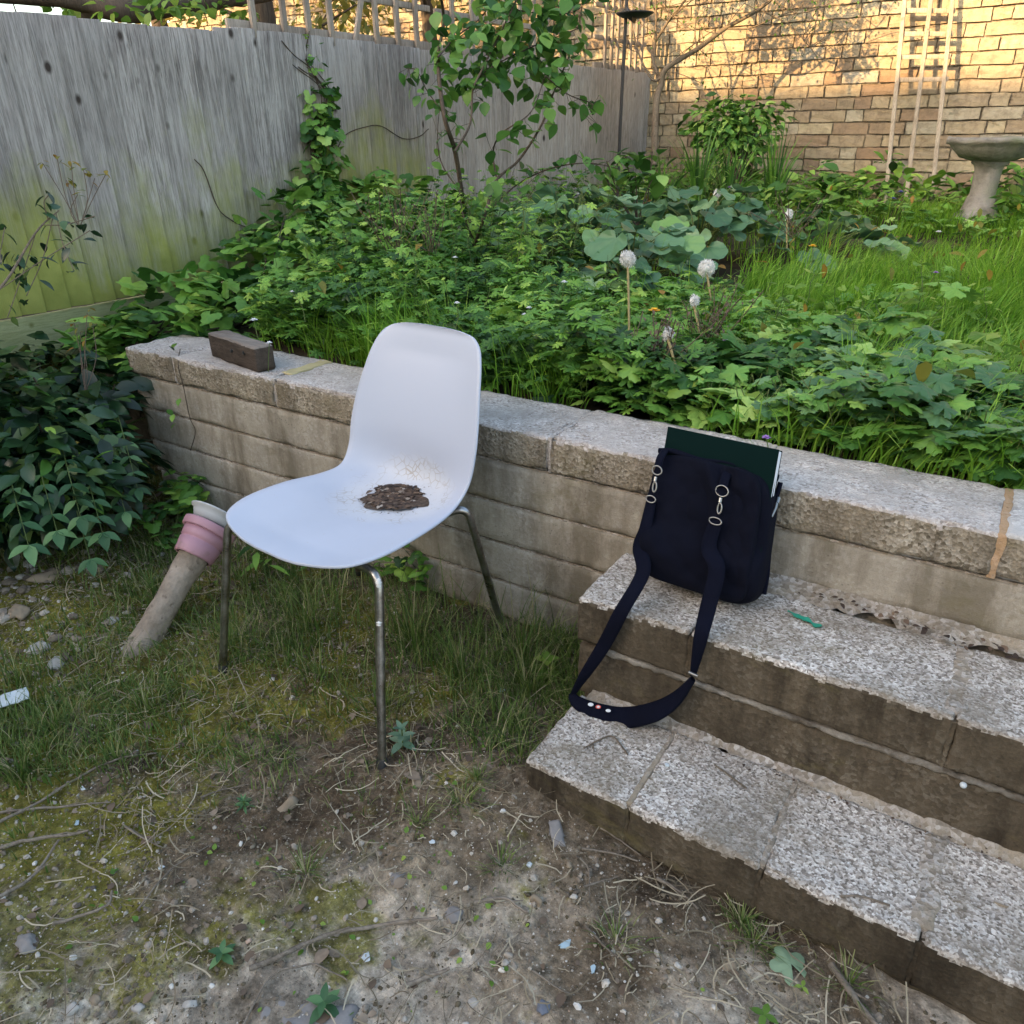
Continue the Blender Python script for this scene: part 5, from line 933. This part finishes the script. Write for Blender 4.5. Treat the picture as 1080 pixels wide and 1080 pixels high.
for (u_, v_, d_, r, lab) in [(808, 462, 1.47, .010, 'purple flower right behind the green book corner'), (884, 409, 1.6, .011, 'lilac flower in the ground cover right of the bag, upper bloom'), (887, 418, 1.58, .010, 'lilac flower in the ground cover, lower of the close pair'), (765, 360, 1.85, .009, 'small lilac flower in the middle below the broad leaves'), (987, 288, 2.4, .012, 'dull purple flower in the right hand lawn'), (770, 198, 3.6, .016, 'pink flower far back before the sword leaves'), (710, 352, 1.85, .007, 'tiny purple bloom beside the half blown clock')]: flower(u_, v_, d_, r, 'purple', lab, 'purple_flower', 5, .07, gp)
gw = 'small white flowers in the weeds'
for i, (u_, v_, d_, r, lab) in enumerate([(482, 320, 1.95, .009, 'white flower just above the chair back'), (595, 298, 2.1, .011, 'white flower left of the tallest dandelion'), (616, 330, 2.0, .010, 'white drooping flower below the left broad leaves'), (558, 325, 2.0, .009, 'white flower of a pair right of the chair back, upper'), (553, 332, 1.98, .008, 'white flower of a pair right of the chair back, lower'), (480, 272, 2.3, .010, 'white flower in the weeds below the sapling'), (268, 338, 2.15, .013, 'starry white flower right above the timber block'), (284, 362, 2.05, .010, 'white flower right of the timber block'), (308, 308, 2.2, .008, 'white flower in the bramble up from the timber block'), (990, 245, 3.3, .016, 'white flower in the lawn left of the bird bath'), (595, 207, 3.2, .012, 'white flower before the far fence'), (610, 205, 3.2, .011, 'white flower before the far fence, right one')]): flower(u_, v_, d_, r, 'whitep', lab, 'white_flower', 5, .08, gw)
for (u_, v_, lab) in [(942, 210, 'blue flower at the foot of the wall trellis, left'), (950, 203, 'blue flower at the foot of the wall trellis, middle'), (962, 210, 'blue flower at the foot of the wall trellis, right'), (936, 204, 'blue flower at the foot of the wall trellis, leftmost')]: flower(u_, v_, 4.0, .020, 'blue', lab, 'blue_flower', 8, .1, 'bluebells at the wall trellis')
# brown seeding stalks
def seedstalks(cu, cv, d_, n, spread, h, lab):
    b_ = pd(cu, cv, d_); e = empty('seeding_weed', b_, lab, 'weed', 'brown seeding weeds in the bed'); g = G(); gs = G()
    for _ in range(n):
        t_ = b_+np.array([rng.normal(0, spread), rng.normal(0, spread*.6), h*rng.uniform(.5, 1.1)]); P = stalk(b_+rng.normal(0, .01, 3), t_, sw=.012); add_tube(gs, P, .0013, 5, cap=False); k = 7; L = P[rng.integers(len(P)//2, len(P), k)]+rng.normal(0, .006, (k, 3)); inst(g, LV_LOW, L, .012*rng.uniform(.5, 1.3, k), rng.uniform(0, 6.3, k), rng.uniform(-1, 1, k), 0.)
    gs.V += g.V; gs.L += [(f+gs.n, 1, s_) for f, m_, s_ in g.L]; gs.n += g.n; gs.build('seeding_stalks', [MT['brownstem'], MT['seedhead']], e)
seedstalks(688, 400, 1.82, 22, .05, .15, 'tangle of brown seeding stalks under the tallest dandelion')
seedstalks(740, 372, 2.0, 20, .07, .16, 'brown seeding stalks right of the yellow dandelion')
seedstalks(420, 275, 2.6, 16, .09, .22, 'dark brown seeding weed before the fence left of the sapling trunk')
seedstalks(455, 275, 2.6, 12, .06, .2, 'dark brown seeding weed at the foot of the sapling')
seedstalks(835, 250, 3.0, 14, .08, .16, 'brown seeding stalks near the far yellow flowers')
# ---- neighbour trees beyond the fence and tree in the corner
def tree(name, x, y, z0, h, r, n, size, leafm, lab, tm=LV_LOW, n_b=9, barkm='bark', lean_=(0, 0), crown0=.35, grp=None):
    e = empty(name, (x, y, z0), lab, 'tree', grp); g = G(); gt = G(); top = np.array([x+lean_[0], y+lean_[1], z0+h]); P = smooth_path([(x, y, z0), (x+lean_[0]*.3+.05, y+lean_[1]*.3, z0+h*.4), (x+lean_[0]*.7, y+lean_[1]*.7, z0+h*.75), top], 6); add_tube(gt, P, np.linspace(.035+.02*h, .012, len(P)), 10); cen = []
    for i in range(n_b):
        q = P[int(len(P)*(crown0+(.95-crown0)*i/n_b))]; a = i*2.4+rng.uniform(0, .8); t_ = q+np.array([math.cos(a)*r*rng.uniform(.6, 1), math.sin(a)*r*rng.uniform(.6, 1), h*.12*rng.uniform(.4, 1.5)]); Q = smooth_path([q, (q+t_)/2+rng.normal(0, .06, 3), t_], 5); add_tube(gt, Q, np.linspace(.016, .004, len(Q)), 6)
        cen += [t_, (q+t_)/2]
        for _ in range(3): s_ = t_+rng.normal(0, r*.3, 3); add_tube(gt, [Q[-4], (Q[-4]+s_)/2+rng.normal(0, .03, 3), s_], [.005, .003, .0015], 4, cap=False); cen.append(s_)
    foliage(g, np.array(cen), [(r*.30, r*.30, r*.24)], n, tm, size, 0, (-1., .4), None, .15); g.build('crown', leafm, e); gt.build('trunk', MT[barkm], e); return e
gpn = 'trees beyond the fence'
tree('garden_tree', -3.4, 2.3, -.1, 2.6, .75, 2600, .075, MT['l_sunlit'], 'small tree with golden sunlight put into its leaf colour beyond the fence behind the trellis slats', grp=gpn)
tree('garden_tree', -3.3, 3.7, -.1, 2.4, .75, 2600, .07, MT['l_sunlit'], 'small tree, golden sunlight painted into its foliage, beyond the fence behind the sapling', grp=gpn)
tree('garden_tree', -4.1, .9, -.1, 2.1, .7, 1500, .08, MT['l_mid'], 'green tree beyond the fence at the top left corner', grp=gpn)
tree('garden_tree', -5.6, 3.2, -.1, 3.0, 1.1, 2200, .09, MT['l_sunlit'], 'larger tree far beyond the fence behind the trellis', grp=gpn)
e = empty('limb', fp(.2, -.5, .95), 'thick dark bare limb lying across above the fence top at the left', 'branch'); g = G(); P = smooth_path([pd(-30, -8, 3.1), pd(60, -2, 3.15), pd(95, 4, 3.2), pd(140, 10, 3.25), pd(200, 2, 3.5), pd(260, -4, 3.7), pd(300, -12, 3.9)], 8); V, F = tube(P, np.interp(np.linspace(0, 1, len(P)), [0, .3, .5, 1], [.03, .04, .05, .03]), 12); g.add(V+vdis(V, 12, 3, .008), F); add_tube(g, smooth_path([pd(95, 4, 3.2), pd(80, 40, 3.3)+np.array([-.2, .1, -.3]), np.array([-3.2, .8, -.1])], 6), .035, 10); g.build('limb_wood', MT['bark'], e)
g = G(); foliage(g, np.array([pd(125, 8, 3.0), pd(180, 6, 3.2), pd(215, 8, 3.3), pd(60, -4, 3.3), pd(250, 15, 3.6), pd(85, 0, 3.5)]), [(.09, .09, .05)], 170, LV_WIDE, .05, 0, (-1., .4), None, .2); g.build('leaves', MT['l_young'], e)
# corner tree: bare pale stems, twiggy crown reaching over the brick wall
e = empty('corner_tree', (-1.7, 4.25, .1), 'bare stemmed small tree in the corner of fence and brick wall, branches reaching right', 'tree'); gt = G(); g = G()
def cb_(pts, r0, r1, tw=6, d0=4.75):
    P = smooth_path([pd(u_, v_, d0+dd_) for u_, v_, dd_ in pts], 8); add_tube(gt, P, np.linspace(r0, r1, len(P)), 8, cap=False)
    for _ in range(tw):
        k = rng.integers(len(P)//3, len(P)); q = P[k]; t_ = q+np.array([rng.normal(.06, .12), rng.normal(-.02, .05), rng.normal(.06, .10)]); add_tube(gt, smooth_path([q, (q+t_)/2+rng.normal(0, .015, 3), t_], 4), .0022, 4, cap=False)
        if t_[2] > .75: inst(g, LV_LOW, t_+rng.normal(0, .035, (5, 3)), .026, rng.uniform(0, 6.3, 5), rng.uniform(-1, 1, 5), 0.)
cb_([(690, 175, 0), (692, 110, 0), (697, 90, 0), (703, 72, -.05), (735, 52, -.1), (765, 30, -.15), (800, 10, -.25), (830, -15, -.3)], .022, .008, 16)
cb_([(697, 90, 0), (688, 55, 0), (700, 30, -.05), (715, 10, -.1), (735, -15, -.1)], .012, .005, 14)
cb_([(690, 60, 0), (692, 20, -.05), (690, -20, -.05)], .008, .004, 10)
cb_([(735, 52, -.1), (733, 30, -.1), (738, 0, -.1)], .005, .003, 8)
cb_([(765, 30, -.15), (790, 30, -.2), (820, 18, -.25), (860, 10, -.3), (900, -10, -.35)], .006, .002, 16)
cb_([(800, 10, -.25), (830, 25, -.25), (850, 45, -.2), (862, 60, -.15)], .004, .0015, 14)
cb_([(703, 72, -.05), (690, 85, 0), (675, 60, .0), (665, 20, 0), (660, -10, 0)], .009, .003, 12)
# upper crown above the frame whose leaves dapple the wall
cen = np.array([py(u_, v_, 4.55)-SUN*t_ for u_, v_, t_ in [(760, 15, 1.0), (800, 5, 1.2), (840, 25, .95), (870, 5, 1.3), (850, 65, 1.1), (895, 30, 1.0), (905, 70, 1.2), (815, 50, 1.0), (880, -20, 1.1), (740, -20, 1.2), (925, 0, 1.1)]]); foliage(g, cen, [(.13, .11, .08)], 2600, LV_LOW, .042, 0, (-1, .6), None, .1)
for c_ in cen: add_tube(gt, smooth_path([pd(735, -15, 4.6), (pd(735, -15, 4.6)+c_)/2+np.array([0, 0, .25]), c_], 6), [*np.linspace(.008, .003, 13)], 5, cap=False); stems_to(gt, c_, [c_+rng.normal(0, .08, 3) for _ in range(4)], .002, 0)
g.build('crown', MT['l_sap'], e); gt.build('trunk', MT['barkl'], e)
# ------------------------------------------------------------------ small things on the ground
def on(u, v, dz=0.):
    p = pz(u, v, -.5)
    for _ in range(4): p = pz(u, v, float(gz1(np.array([p[0]]), np.array([p[1]]))[0])+dz)
    return p
TW = 'dead twigs on the soil'
tw = [([(0, 858), (60, 852), (117, 846)], .0025, 'dead twig lying flat at the left edge, upper of the three'), ([(0, 895), (45, 885), (93, 878)], .004, 'thick grey twig at the left edge under the two thinner ones'), ([(0, 947), (35, 925), (61, 887)], .0035, 'crooked twig rising from the left edge above the mossy patch'),
 ([(0, 868), (45, 845), (90, 817), (130, 800), (165, 795)], .003, 'long thin branch at the edge of the turf on the left'), ([(263, 1024), (300, 1008), (340, 990), (400, 976), (462, 968)], .0042, 'longest brown twig crossing the soil bottom left of centre'), ([(255, 1085), (272, 1050), (289, 1028), (330, 1018), (365, 1035)], .002, 'thin forked twig looping under the longest twig'),
 ([(211, 841), (235, 832), (262, 828)], .002, 'short thin twig left of the brown triangular chip'), ([(501, 954), (533, 948), (545, 955), (558, 963)], .003, 'pale bent twig in the middle of the bare soil'), ([(429, 1040), (450, 1030), (473, 1022)], .004, 'stubby pale twig at the bottom by the white pebbles'), ([(562, 1026), (585, 1040), (603, 1050)], .0018, 'thin straw twig beside the grey disc at the bottom'),
 ([(618, 978), (636, 995), (655, 1011)], .0022, 'straight thin twig slanting down right of the foil scrap'), ([(614, 937), (635, 930), (653, 924)], .002, 'short twig lying level below the grey leaf'), ([(614, 896), (640, 898), (672, 908)], .0022, 'twig running from the grey leaf towards the lower step'), ([(612, 905), (622, 918), (621, 946)], .0018, 'small hooked twig standing below the grey leaf'),
 ([(692, 926), (715, 940), (736, 959)], .003, 'pinkish twig lying parallel to the lower step'), ([(634, 874), (655, 888), (675, 902)], .0015, 'thin twig tucked against the foot of the lower step'), ([(876, 1018), (895, 1045), (925, 1085)], .006, 'thick brown stick at the bottom edge near the ivy leaf'), ([(130, 870), (150, 885), (170, 895)], .002, 'short broken twig on the moss at the left'), ([(55, 975), (80, 968), (112, 955), (118, 940)], .003, 'dark crooked twig above the mossy bottom left corner'), ([(145, 960), (165, 935), (185, 915), (225, 890)], .0018, 'long straw stem slanting up from the bottom left moss'), ([(160, 668), (190, 660), (250, 655)], .0015, 'pale straw stem lying against the log')]
for i, (p_, r_, lab) in enumerate(tw):
    P = np.array([on(u_, v_, .004+r_) for u_, v_ in p_]); P = smooth_path(P, 6); P += vdis(P, 25, i, .0025); P[:, 2] += .002; g = G(); V, F = tube(P, np.linspace(r_, r_*.6, len(P)), 7); V += vdis(V, 90, i, r_*.25); g.add(V, F, 0, rng.random())
    for ring_ in (np.arange(7)[::-1], len(V)-7+np.arange(7)): g.add(V[ring_], [list(range(7))])
    if r_ > .0024 and len(p_) > 2: k_ = len(P)//2; add_tube(g, [P[k_], P[k_]+(P[k_+2]-P[k_])*1.2+np.array([.008, .010, .004])], [r_*.5, r_*.2], 5)
    thing(g, 'twig', MT['twig'], lab, 'twig', TW)
for p_, lab in [([(887, 944), (912, 946), (939, 955)], 'curved pale twig lying on the lower tread'), ([(616, 789), (630, 781), (647, 777), (662, 796)], 'dark forked twig on the corner block of the lower tread'), ([(754, 807), (770, 818), (787, 831)], 'dark twig lying on the second block of the lower tread')]:
    P = smooth_path([pz(u_, v_, ZL+.004) for u_, v_ in p_], 6); g = G(); add_tube(g, P+vdis(P, 40, 3, .001), .0016, 6); 
    if 'forked' in lab: add_tube(g, [P[4], P[4]+np.array([.012, -.018, .0])], .0012, 5)
    thing(g, 'twig', MT['barkl'] if 'dark' in lab else MT['twig'], lab, 'twig', 'twigs on the steps')
MT['deadl'] = (lambda m: m.fin(m.mix(m.noise(80, 4), m.ramp(m.attr(), [(0, (.07, .048, .033)), (.6, (.19, .135, .09)), (1, (.42, .34, .25))]), (.10, .07, .05)), .85))(M('dead_leaf'))
MT['chipw'] = m_plain('pale_scrap', (.62, .68, .72), .45, .1); MT['chipb'] = m_plain('bluish_scrap', (.42, .55, .62), .4, .1); MT['pale'] = m_plain('pale_stone', (.52, .49, .45), .9, .25, 50, .003); MT['grey'] = m_plain('grey_stone', (.30, .28, .27), .9, .25, 40, .003); MT['tan'] = m_plain('tan_stone', (.34, .27, .19), .9, .25, 40, .003); MT['slate'] = m_plain('blue_grey_stone', (.16, .18, .23), .7, .2, 40, .002)
def flake(u_, v_, w_, h_, th_, mk, name, lab, cat, grp=None, surf=None, k=9, tilt=.12, asp=None):
    c = on(u_, v_, .004) if surf is None else pz(u_, v_, surf+.003); a = np.sort(rng.uniform(0, 2*PI, k)); r = rng.uniform(.7, 1.1, k); n_ = len(a); base = np.stack([np.cos(a)*r*w_, np.sin(a)*r*h_, 0*a], 1); az = rng.uniform(0, PI) if asp is None else asp; M_ = rot(np.array([az]), tilt*rng.uniform(-1, 1), tilt)[0]
    V = np.vstack([base*[.9, .9, 1]+[0, 0, th_], base, base*[.85, .85, 1]-[0, 0, th_]]); q = np.arange(n_); q2 = (q+1) % n_; g = G(); V = V@M_.T+c
    g.add(V, np.vstack([np.stack([n_+q, n_+q2, q2, q], 1), np.stack([2*n_+q, 2*n_+q2, n_+q2, n_+q], 1)]), 0, .5, False); g.add(V[:n_], [list(range(n_))], 0, .5, False); g.add(V[2*n_:], [list(range(n_))[::-1]], 0, .5, False); return thing(g, name, MT[mk], lab, cat, grp)
sg = 'pale scraps on the soil'
for a in [(387, 1009, .009, .008, .0015, 'chipw', 'pale_scrap', 'bluish white scrap on the moss below the longest twig'), (597, 996, .014, .006, .0015, 'chipb', 'pale_scrap', 'pale blue foil scrap in the bottom middle'), (626, 1022, .008, .006, .0015, 'chipb', 'pale_scrap', 'small pale blue scrap right of the grey disc'), (88, 831, .009, .005, .0015, 'chipw', 'pale_scrap', 'bluish scrap at the left just below the turf'), (81, 868, .008, .005, .001, 'chipb', 'pale_scrap', 'whitish scrap between the twigs at the left'), (170, 915, .007, .006, .001, 'chipw', 'pale_scrap', 'white scrap at the end of the broken twig'), (456, 888, .006, .006, .001, 'chipw', 'pale_scrap', 'tiny white scrap below the front chair leg'), (529, 728, .010, .007, .0015, 'chipb', 'pale_scrap', 'pale blue scrap in the grass left of the steps'), (517, 675, .005, .004, .0015, 'chipw', 'pale_scrap', 'white crumb at the wall right of the rear chair leg'), (558, 912, .006, .005, .002, 'chipw', 'pale_scrap', 'white chip left below the grey leaf'), (527, 700, .006, .005, .001, 'chipw', 'pale_scrap', 'small white scrap close to the rear chair leg')]: flake(*a, 'scrap', sg)
stn = 'larger loose stones on the soil'
for i, (u_, v_, s_, mk, lab) in enumerate([(478, 966, .016, 'grey', 'rounded grey stone at the right end of the longest twig'), (500, 1058, .008, 'pale', 'white round pebble at the bottom centre'), (420, 925, .014, 'grey', 'purplish grey stone left of centre below the chair'), (75, 1065, .012, 'pale', 'pale pebble in the bottom left corner'), (100, 1055, .010, 'tan', 'tan pebble beside the pale one bottom left'), (28, 995, .018, 'grey', 'grey stone at the left edge above the pebbles'), (60, 700, .022, 'pale', 'white stone on the rubble heap, right one'), (40, 685, .024, 'pale', 'large pale stone on the rubble heap at the left'), (20, 645, .030, 'tan', 'big tan stone on the rubble heap at the left edge'), (118, 655, .016, 'pale', 'white stone half in the grass left of the log'), (45, 610, .035, 'tan', 'mossy tan lump under the shrub'), (170, 585, .012, 'pale', 'pale stone near the pink pot'), (573, 1062, .011, 'slate', 'flat blue grey disc at the bottom centre'), (600, 912, .006, 'tan', 'orange brown pebble below the grey leaf'), (440, 825, .012, 'tan', 'pinkish brown stone at the foot of the front chair leg'), (655, 800, .006, 'pale', 'white crumb at the foot of the steps'), (535, 770, .010, 'tan', 'tan pebble in the thin grass left of the steps'), (200, 1060, .010, 'pale', 'pale pebble under the mossy patch'), (770, 1020, .014, 'tan', 'brown clod left of the ivy leaf'), (1000, 1052, .008, 'pale', 'white pebble against the lower step at the right'), (300, 565, .01, 'pale', 'pale pebble behind the chair'), (145, 1063, .009, 'pale', 'small pale pebble bottom left of centre')]):
    c = on(u_, v_, 0); v_t, f_t = pebble_t(20+i, ICO2); M_ = rot(np.array([rng.uniform(0, 6)]), rng.normal(0, .2), .1)[0]; g = G(); Vp = (v_t*[s_, s_*.75, s_*(.28 if mk == 'slate' else .5)])@M_.T+c; g.add(Vp+vdis(Vp, 60, i, s_*.06), f_t); thing(g, 'stone', MT[mk], lab, 'stone', stn)
# slab fragments
def chunk(u_, v_, w_, d_, h_, az, mk, lab, name='stone', up=0):
    c = on(u_, v_, 0); V, F = gridbox((-w_, -d_, -.01), (w_, d_, h_), cell=.006, r=.004, amp=.004, seed=int(u_), sc=45, chip=.01); M_ = rot(np.array([az]), up, 0.)[0]; g = G(); g.add(V@M_.T+c, F); return thing(g, name, MT[mk], lab, 'stone')
chunk(325, 1072, .065, .022, .002, .5, 'grey', 'flat pale slab fragment at the bottom left of centre', 'stone_fragment')
chunk(587, 880, .014, .028, .003, .75, 'grey', 'flat grey leaf shaped stone near the corner of the lower step', 'stone_fragment', .15)
chunk(302, 852, .008, .020, .012, -.3, 'tan', 'upright triangular brown chip of wood below the chair', 'wood_chip', .5)
chunk(565, 952, .011, .005, .006, .2, 'tan', 'small rectangular tan chip at the end of the pale bent twig', 'wood_chip')
# white plastic sheet piece at left
c0, c1 = on(-12, 752, .02), on(31, 737, .03); g = G(); dx_ = c1-c0; L_ = np.linalg.norm(dx_); dx_ /= L_; dy_ = np.array([-dx_[1], dx_[0], .2]); V, F = gridbox((0, 0, 0), (L_, .034, .003), cell=.008, r=.0012, amp=.0015, seed=3); g.add(c0+V[:, :1]*dx_+V[:, 1:2]*dy_+V[:, 2:]*np.array([0, 0, 1.]), F); thing(g, 'plastic_strip', MT['chipw'], 'bluish white plastic strip lying in the grass at the left edge', 'plastic')
# step litter
MT['scrapgreen'] = m_plain('green_plastic', (.02, .33, .22), .45, .1)
c = pz(848, 653, ZU+.004); g = G(); e1_ = (pz(866, 662, ZU)-pz(831, 645, ZU)); L_ = np.linalg.norm(e1_); e1_ /= L_; e2_ = np.array([-e1_[1], e1_[0], 0]); xs = np.linspace(-.5, .5, 12); wv = .0055*(1+.5*np.sin(xs*20)); wv[0] = .0012
V = np.concatenate([[c+e1_*x*L_-e2_*w_+np.array([0, 0, .002+.0018*math.sin(x*14)]), c+e1_*x*L_+e2_*w_+np.array([0, 0, .001+.0018*math.cos(x*11)])] for x, w_ in zip(xs, wv)]); V2 = V-np.array([0, 0, .0012]); F = np.array([[2*i, 2*i+2, 2*i+3, 2*i+1] for i in range(11)]); g.add(V, F[:, ::-1]); g.add(V2, F); thing(g, 'plastic_scrap', MT['scrapgreen'], 'green plastic scrap lying on the upper step beside the bag', 'plastic')
lg = 'small debris on the steps'
flake(703, 807, .0055, .0045, .0015, 'chipw', 'white_chip', 'white chip on the second block of the lower tread', 'chip', lg, ZL)
flake(874, 841, .003, .004, .0015, 'tan', 'crumb', 'tiny orange crumb at the back of the lower tread', 'chip', lg, ZL)
flake(1056, 953, .010, .006, .0012, 'tan', 'dead_leaf', 'brown dead leaf on the right end of the lower tread', 'leaf', lg, ZL)
c = py(1016, 828, YU-.004); g = G(); g.add(ICO1[0]*.005+c, ICO1[1]); thing(g, 'snail_shell', MT['chipw'], 'small white shell stuck to the riser of the upper step', 'shell', lg)
def leaflit(u0, u1, v0, v1, n, z, name, lab, mk='rotleaf', sz=.012):
    g = G(); P = np.array([pz(u_, v_, z+.003+.004*rng.random()) for u_, v_ in zip(np.linspace(u0, u1, n)+rng.normal(0, 5, n), np.linspace(v0, v1, n)+rng.normal(0, 3, n))]); inst(g, LV_WIDE, P, sz*rng.uniform(.3, 1.2, n), rng.uniform(0, 6.3, n), rng.uniform(-.3, .5, n), rng.normal(0, .4, n)); tag(g.build(name, MT[mk]), lab, 'debris', kind='stuff')
leaflit(850, 1075, 625, 690, 50, ZU+.008, 'step_debris', 'dry leaf crumbs along the back of the upper tread')
leaflit(740, 1060, 790, 905, 45, ZL+.004, 'step_debris', 'dark leaf crumbs along the back of the lower tread', sz=.006)
# dead leaves
for (u_, v_, s_, mk, lab) in [(443, 822, .035, 'deadl', 'curled brown dead leaf at the foot of the front chair leg'), (415, 935, .024, 'deadl', 'dead leaf beside the purplish grey stone'), (92, 605, .03, 'deadl', 'dead brown leaf on the soil under the shrub'), (345, 1000, .03, 'deadl', 'crumpled brown leaf under the longest twig')]:
    g = G(); inst(g, LV_WIDE, on(u_, v_, .006), s_, rng.uniform(0, 6.3), .2, .2, 0, np.array([.85])); V = g.V[0][0]; thing(g, 'dead_leaf', MT[mk], lab, 'leaf', 'dead leaves on the soil')
g = G(); x, y = cells(260, -1.6, -.85, -.35, -.03, lambda x, y: .6+0*x); inst(g, LV_WIDE, np.stack([x, y, gh(x, y)+.006], 1), rng.uniform(.012, .035, len(x)), rng.uniform(0, 6.3, len(x)), rng.uniform(-.2, .4, len(x)), rng.normal(0, .3, len(x))); 
x, y = cells(520, -1.6, .9, -1.3, -.1, lambda x, y: .4+0*x); ok = ~((x > X0-.01) & (y > YL-.01)); x, y = x[ok], y[ok]; inst(g, LV_WIDE, np.stack([x, y, gh(x, y)+.004], 1), rng.uniform(.006, .024, len(x)), rng.uniform(0, 6.3, len(x)), rng.uniform(-.2, .4, len(x)), rng.normal(0, .3, len(x)))
tag(g.build('leaf_mulch', MT['deadl']), 'dead brown leaves scattered under the shrub by the wall', 'dead leaves', kind='stuff')
# fallen ivy leaf, seedlings
LV_IVY = leaf_lobed(5, .5, 26, .05, .0, .9)
MT['ivy'] = m_leaf('ivy_leaf', [(0, (.10, .20, .09)), (1, (.30, .40, .26))], .5, .1)
g = G(); inst(g, LV_IVY, on(842, 1030, .006), .058, .9, .12, .1, 0, np.array([.7])); thing(g, 'ivy_leaf', MT['ivy'], 'pale green fallen ivy leaf on the soil beside the lower step', 'leaf')
def rosette(u_, v_, n, size, mk, lab, layers=3, h=.04, name='seedling', tm=LV_OVAL, z=None):
    b_ = on(u_, v_) if z is None else pz(u_, v_, z); e = empty(name, b_, lab, 'seedling', 'seedlings in the lower ground'); g = G(); gs = G(); add_tube(gs, [b_, b_+np.array([.002, 0, h])], .0014, 6); gs.build('stem', MT['stem'], e)
    for q in range(layers): a = np.arange(n)/n*2*PI+q*.6; inst(g, tm, np.repeat((b_+np.array([0, 0, h*(q+1)/layers]))[None], n, 0), size*(1-.2*q), a, .1+.35*q, 0.)
    g.build('leaves', MT[mk], e)
MT['l_sage'] = m_leaf('leaf_sage', [(0, (.13, .24, .15)), (1, (.26, .38, .26))], .6, .25)
rosette(425, 790, 4, .034, 'l_sage', 'pale sage green seedling right of the front chair leg', 3, .05)
rosette(576, 716, 4, .036, 'l_young', 'bright green seedling between the wall foot and the steps', 2, .05, tm=LV_WIDE)
rosette(845, 1045, 3, .012, 'l_young', 'tiny seedling at the foot of the lower step near the ivy leaf', 1, .01)
rosette(235, 1010, 4, .024, 'l_blue', 'small green seedling at the bottom left of the soil', 2, .012)
rosette(258, 852, 6, .020, 'l_blue', 'feathery little seedling left of the brown chip', 3, .02, tm=LV_SLIM)
rosette(343, 1065, 4, .03, 'l_blue', 'seedling growing over the flat slab fragment', 2, .02)
rosette(805, 1075, 4, .02, 'l_young', 'seedling at the bottom edge left of the stick', 1, .01)
# leafy weeds along the wall foot behind the chair
for (u_, v_, s_, n, lab) in [(200, 545, .06, 34, 'low leafy weed at the wall foot left of the pink pot'), (228, 525, .05, 26, 'low leafy weed by the wall above the saucer'), (285, 610, .075, 18, 'broad leaved weed between the pot and the chair leg'), (450, 605, .05, 24, 'leafy weed at the wall under the chair'), (170, 575, .05, 22, 'low leafy weed beside the shrub')]:
    b_ = on(u_, v_); e = empty('wall_weed', b_, lab, 'weed', 'leafy weeds at the foot of the wall'); g = G(); gs = G(); L = b_+rng.normal(0, .045, (n, 3))*np.array([1, .6, .0])+np.stack([0*np.arange(n), 0*np.arange(n), rng.uniform(.02, .12, n)], 1); L[:, 1] = np.minimum(L[:, 1], -.03)
    inst(g, LV_SLIM if s_ > .07 else LV_LOBE3, L, s_*rng.uniform(.6, 1.1, n), rng.uniform(0, 6.3, n), rng.uniform(-.5, .6, n), 0.); stems_to(gs, b_, L, .0015, 0); g.build('leaves', MT['l_mid'], e); gs.build('stalks', MT['stem'], e)
# small bramble shoot hanging down the face of the wall
e = empty('bramble_shoot', pz(190, 370, .0), 'thin bramble shoot with a few leaves hanging down the wall face left of the timber', 'plant'); gs = G(); g = G(); P = smooth_path([pz(190, 368, .01), py(188, 385, -.01), py(194, 410, -.012), py(200, 440, -.02), py(206, 455, -.018), py(201, 475, -.02)], 6); add_tube(gs, P, .0014, 6)
for (u_, v_) in [(183, 437), (186, 446), (176, 432), (178, 365), (186, 362), (190, 420)]: inst(g, LV_WIDE, py(u_, v_, -.03) if v_ > 380 else pz(u_, v_, .03), .026, rng.uniform(0, 6.3), -.6, .2)
g.build('leaves', MT['l_mid'], e); gs.build('stem', MT['bark'], e)
# ------------------------------------------------------------------ light
w = bpy.data.worlds.new("World"); scene.world = w; w.use_nodes = True; nt = w.node_tree; sky = nt.nodes.new('ShaderNodeTexSky'); sky.sky_type = 'NISHITA'; sky.sun_disc = False
el = math.asin(-SUN[2]); sky.sun_elevation = el; sky.sun_rotation = math.atan2(-SUN[0], -SUN[1]); sky.air_density = 1.0; sky.dust_density = 2.5; sky.ozone_density = 1.0
bg = nt.nodes['Background']; wb = nt.nodes.new('ShaderNodeMix'); wb.data_type = 'RGBA'; wb.blend_type = 'MULTIPLY'; wb.inputs[0].default_value = 1; wb.inputs[7].default_value = (1.10, 1.0, .86, 1); nt.links.new(sky.outputs[0], wb.inputs[6]); nt.links.new(wb.outputs[2], bg.inputs[0]); bg.inputs[1].default_value = .15
ld = bpy.data.lights.new('sun', 'SUN'); ld.energy = 3.0; ld.angle = math.radians(.5); ld.color = (1., .62, .27); lo = bpy.data.objects.new('sun', ld); scene.collection.objects.link(lo); lo.rotation_euler = Vector(SUN).to_track_quat('-Z', 'Y').to_euler(); lo.location = (-3, -8, 8)
vs = scene.view_settings; vs.view_transform = 'Standard'; vs.look = 'None'; vs.gamma = 1; vs.exposure = 2.25; vs.use_curve_mapping = False
scene.render.engine = 'CYCLES'; scene.cycles.max_bounces = 6; scene.cycles.transmission_bounces = 4; scene.cycles.transparent_max_bounces = 4
scene.render.resolution_x = 1024; scene.render.resolution_y = 1024
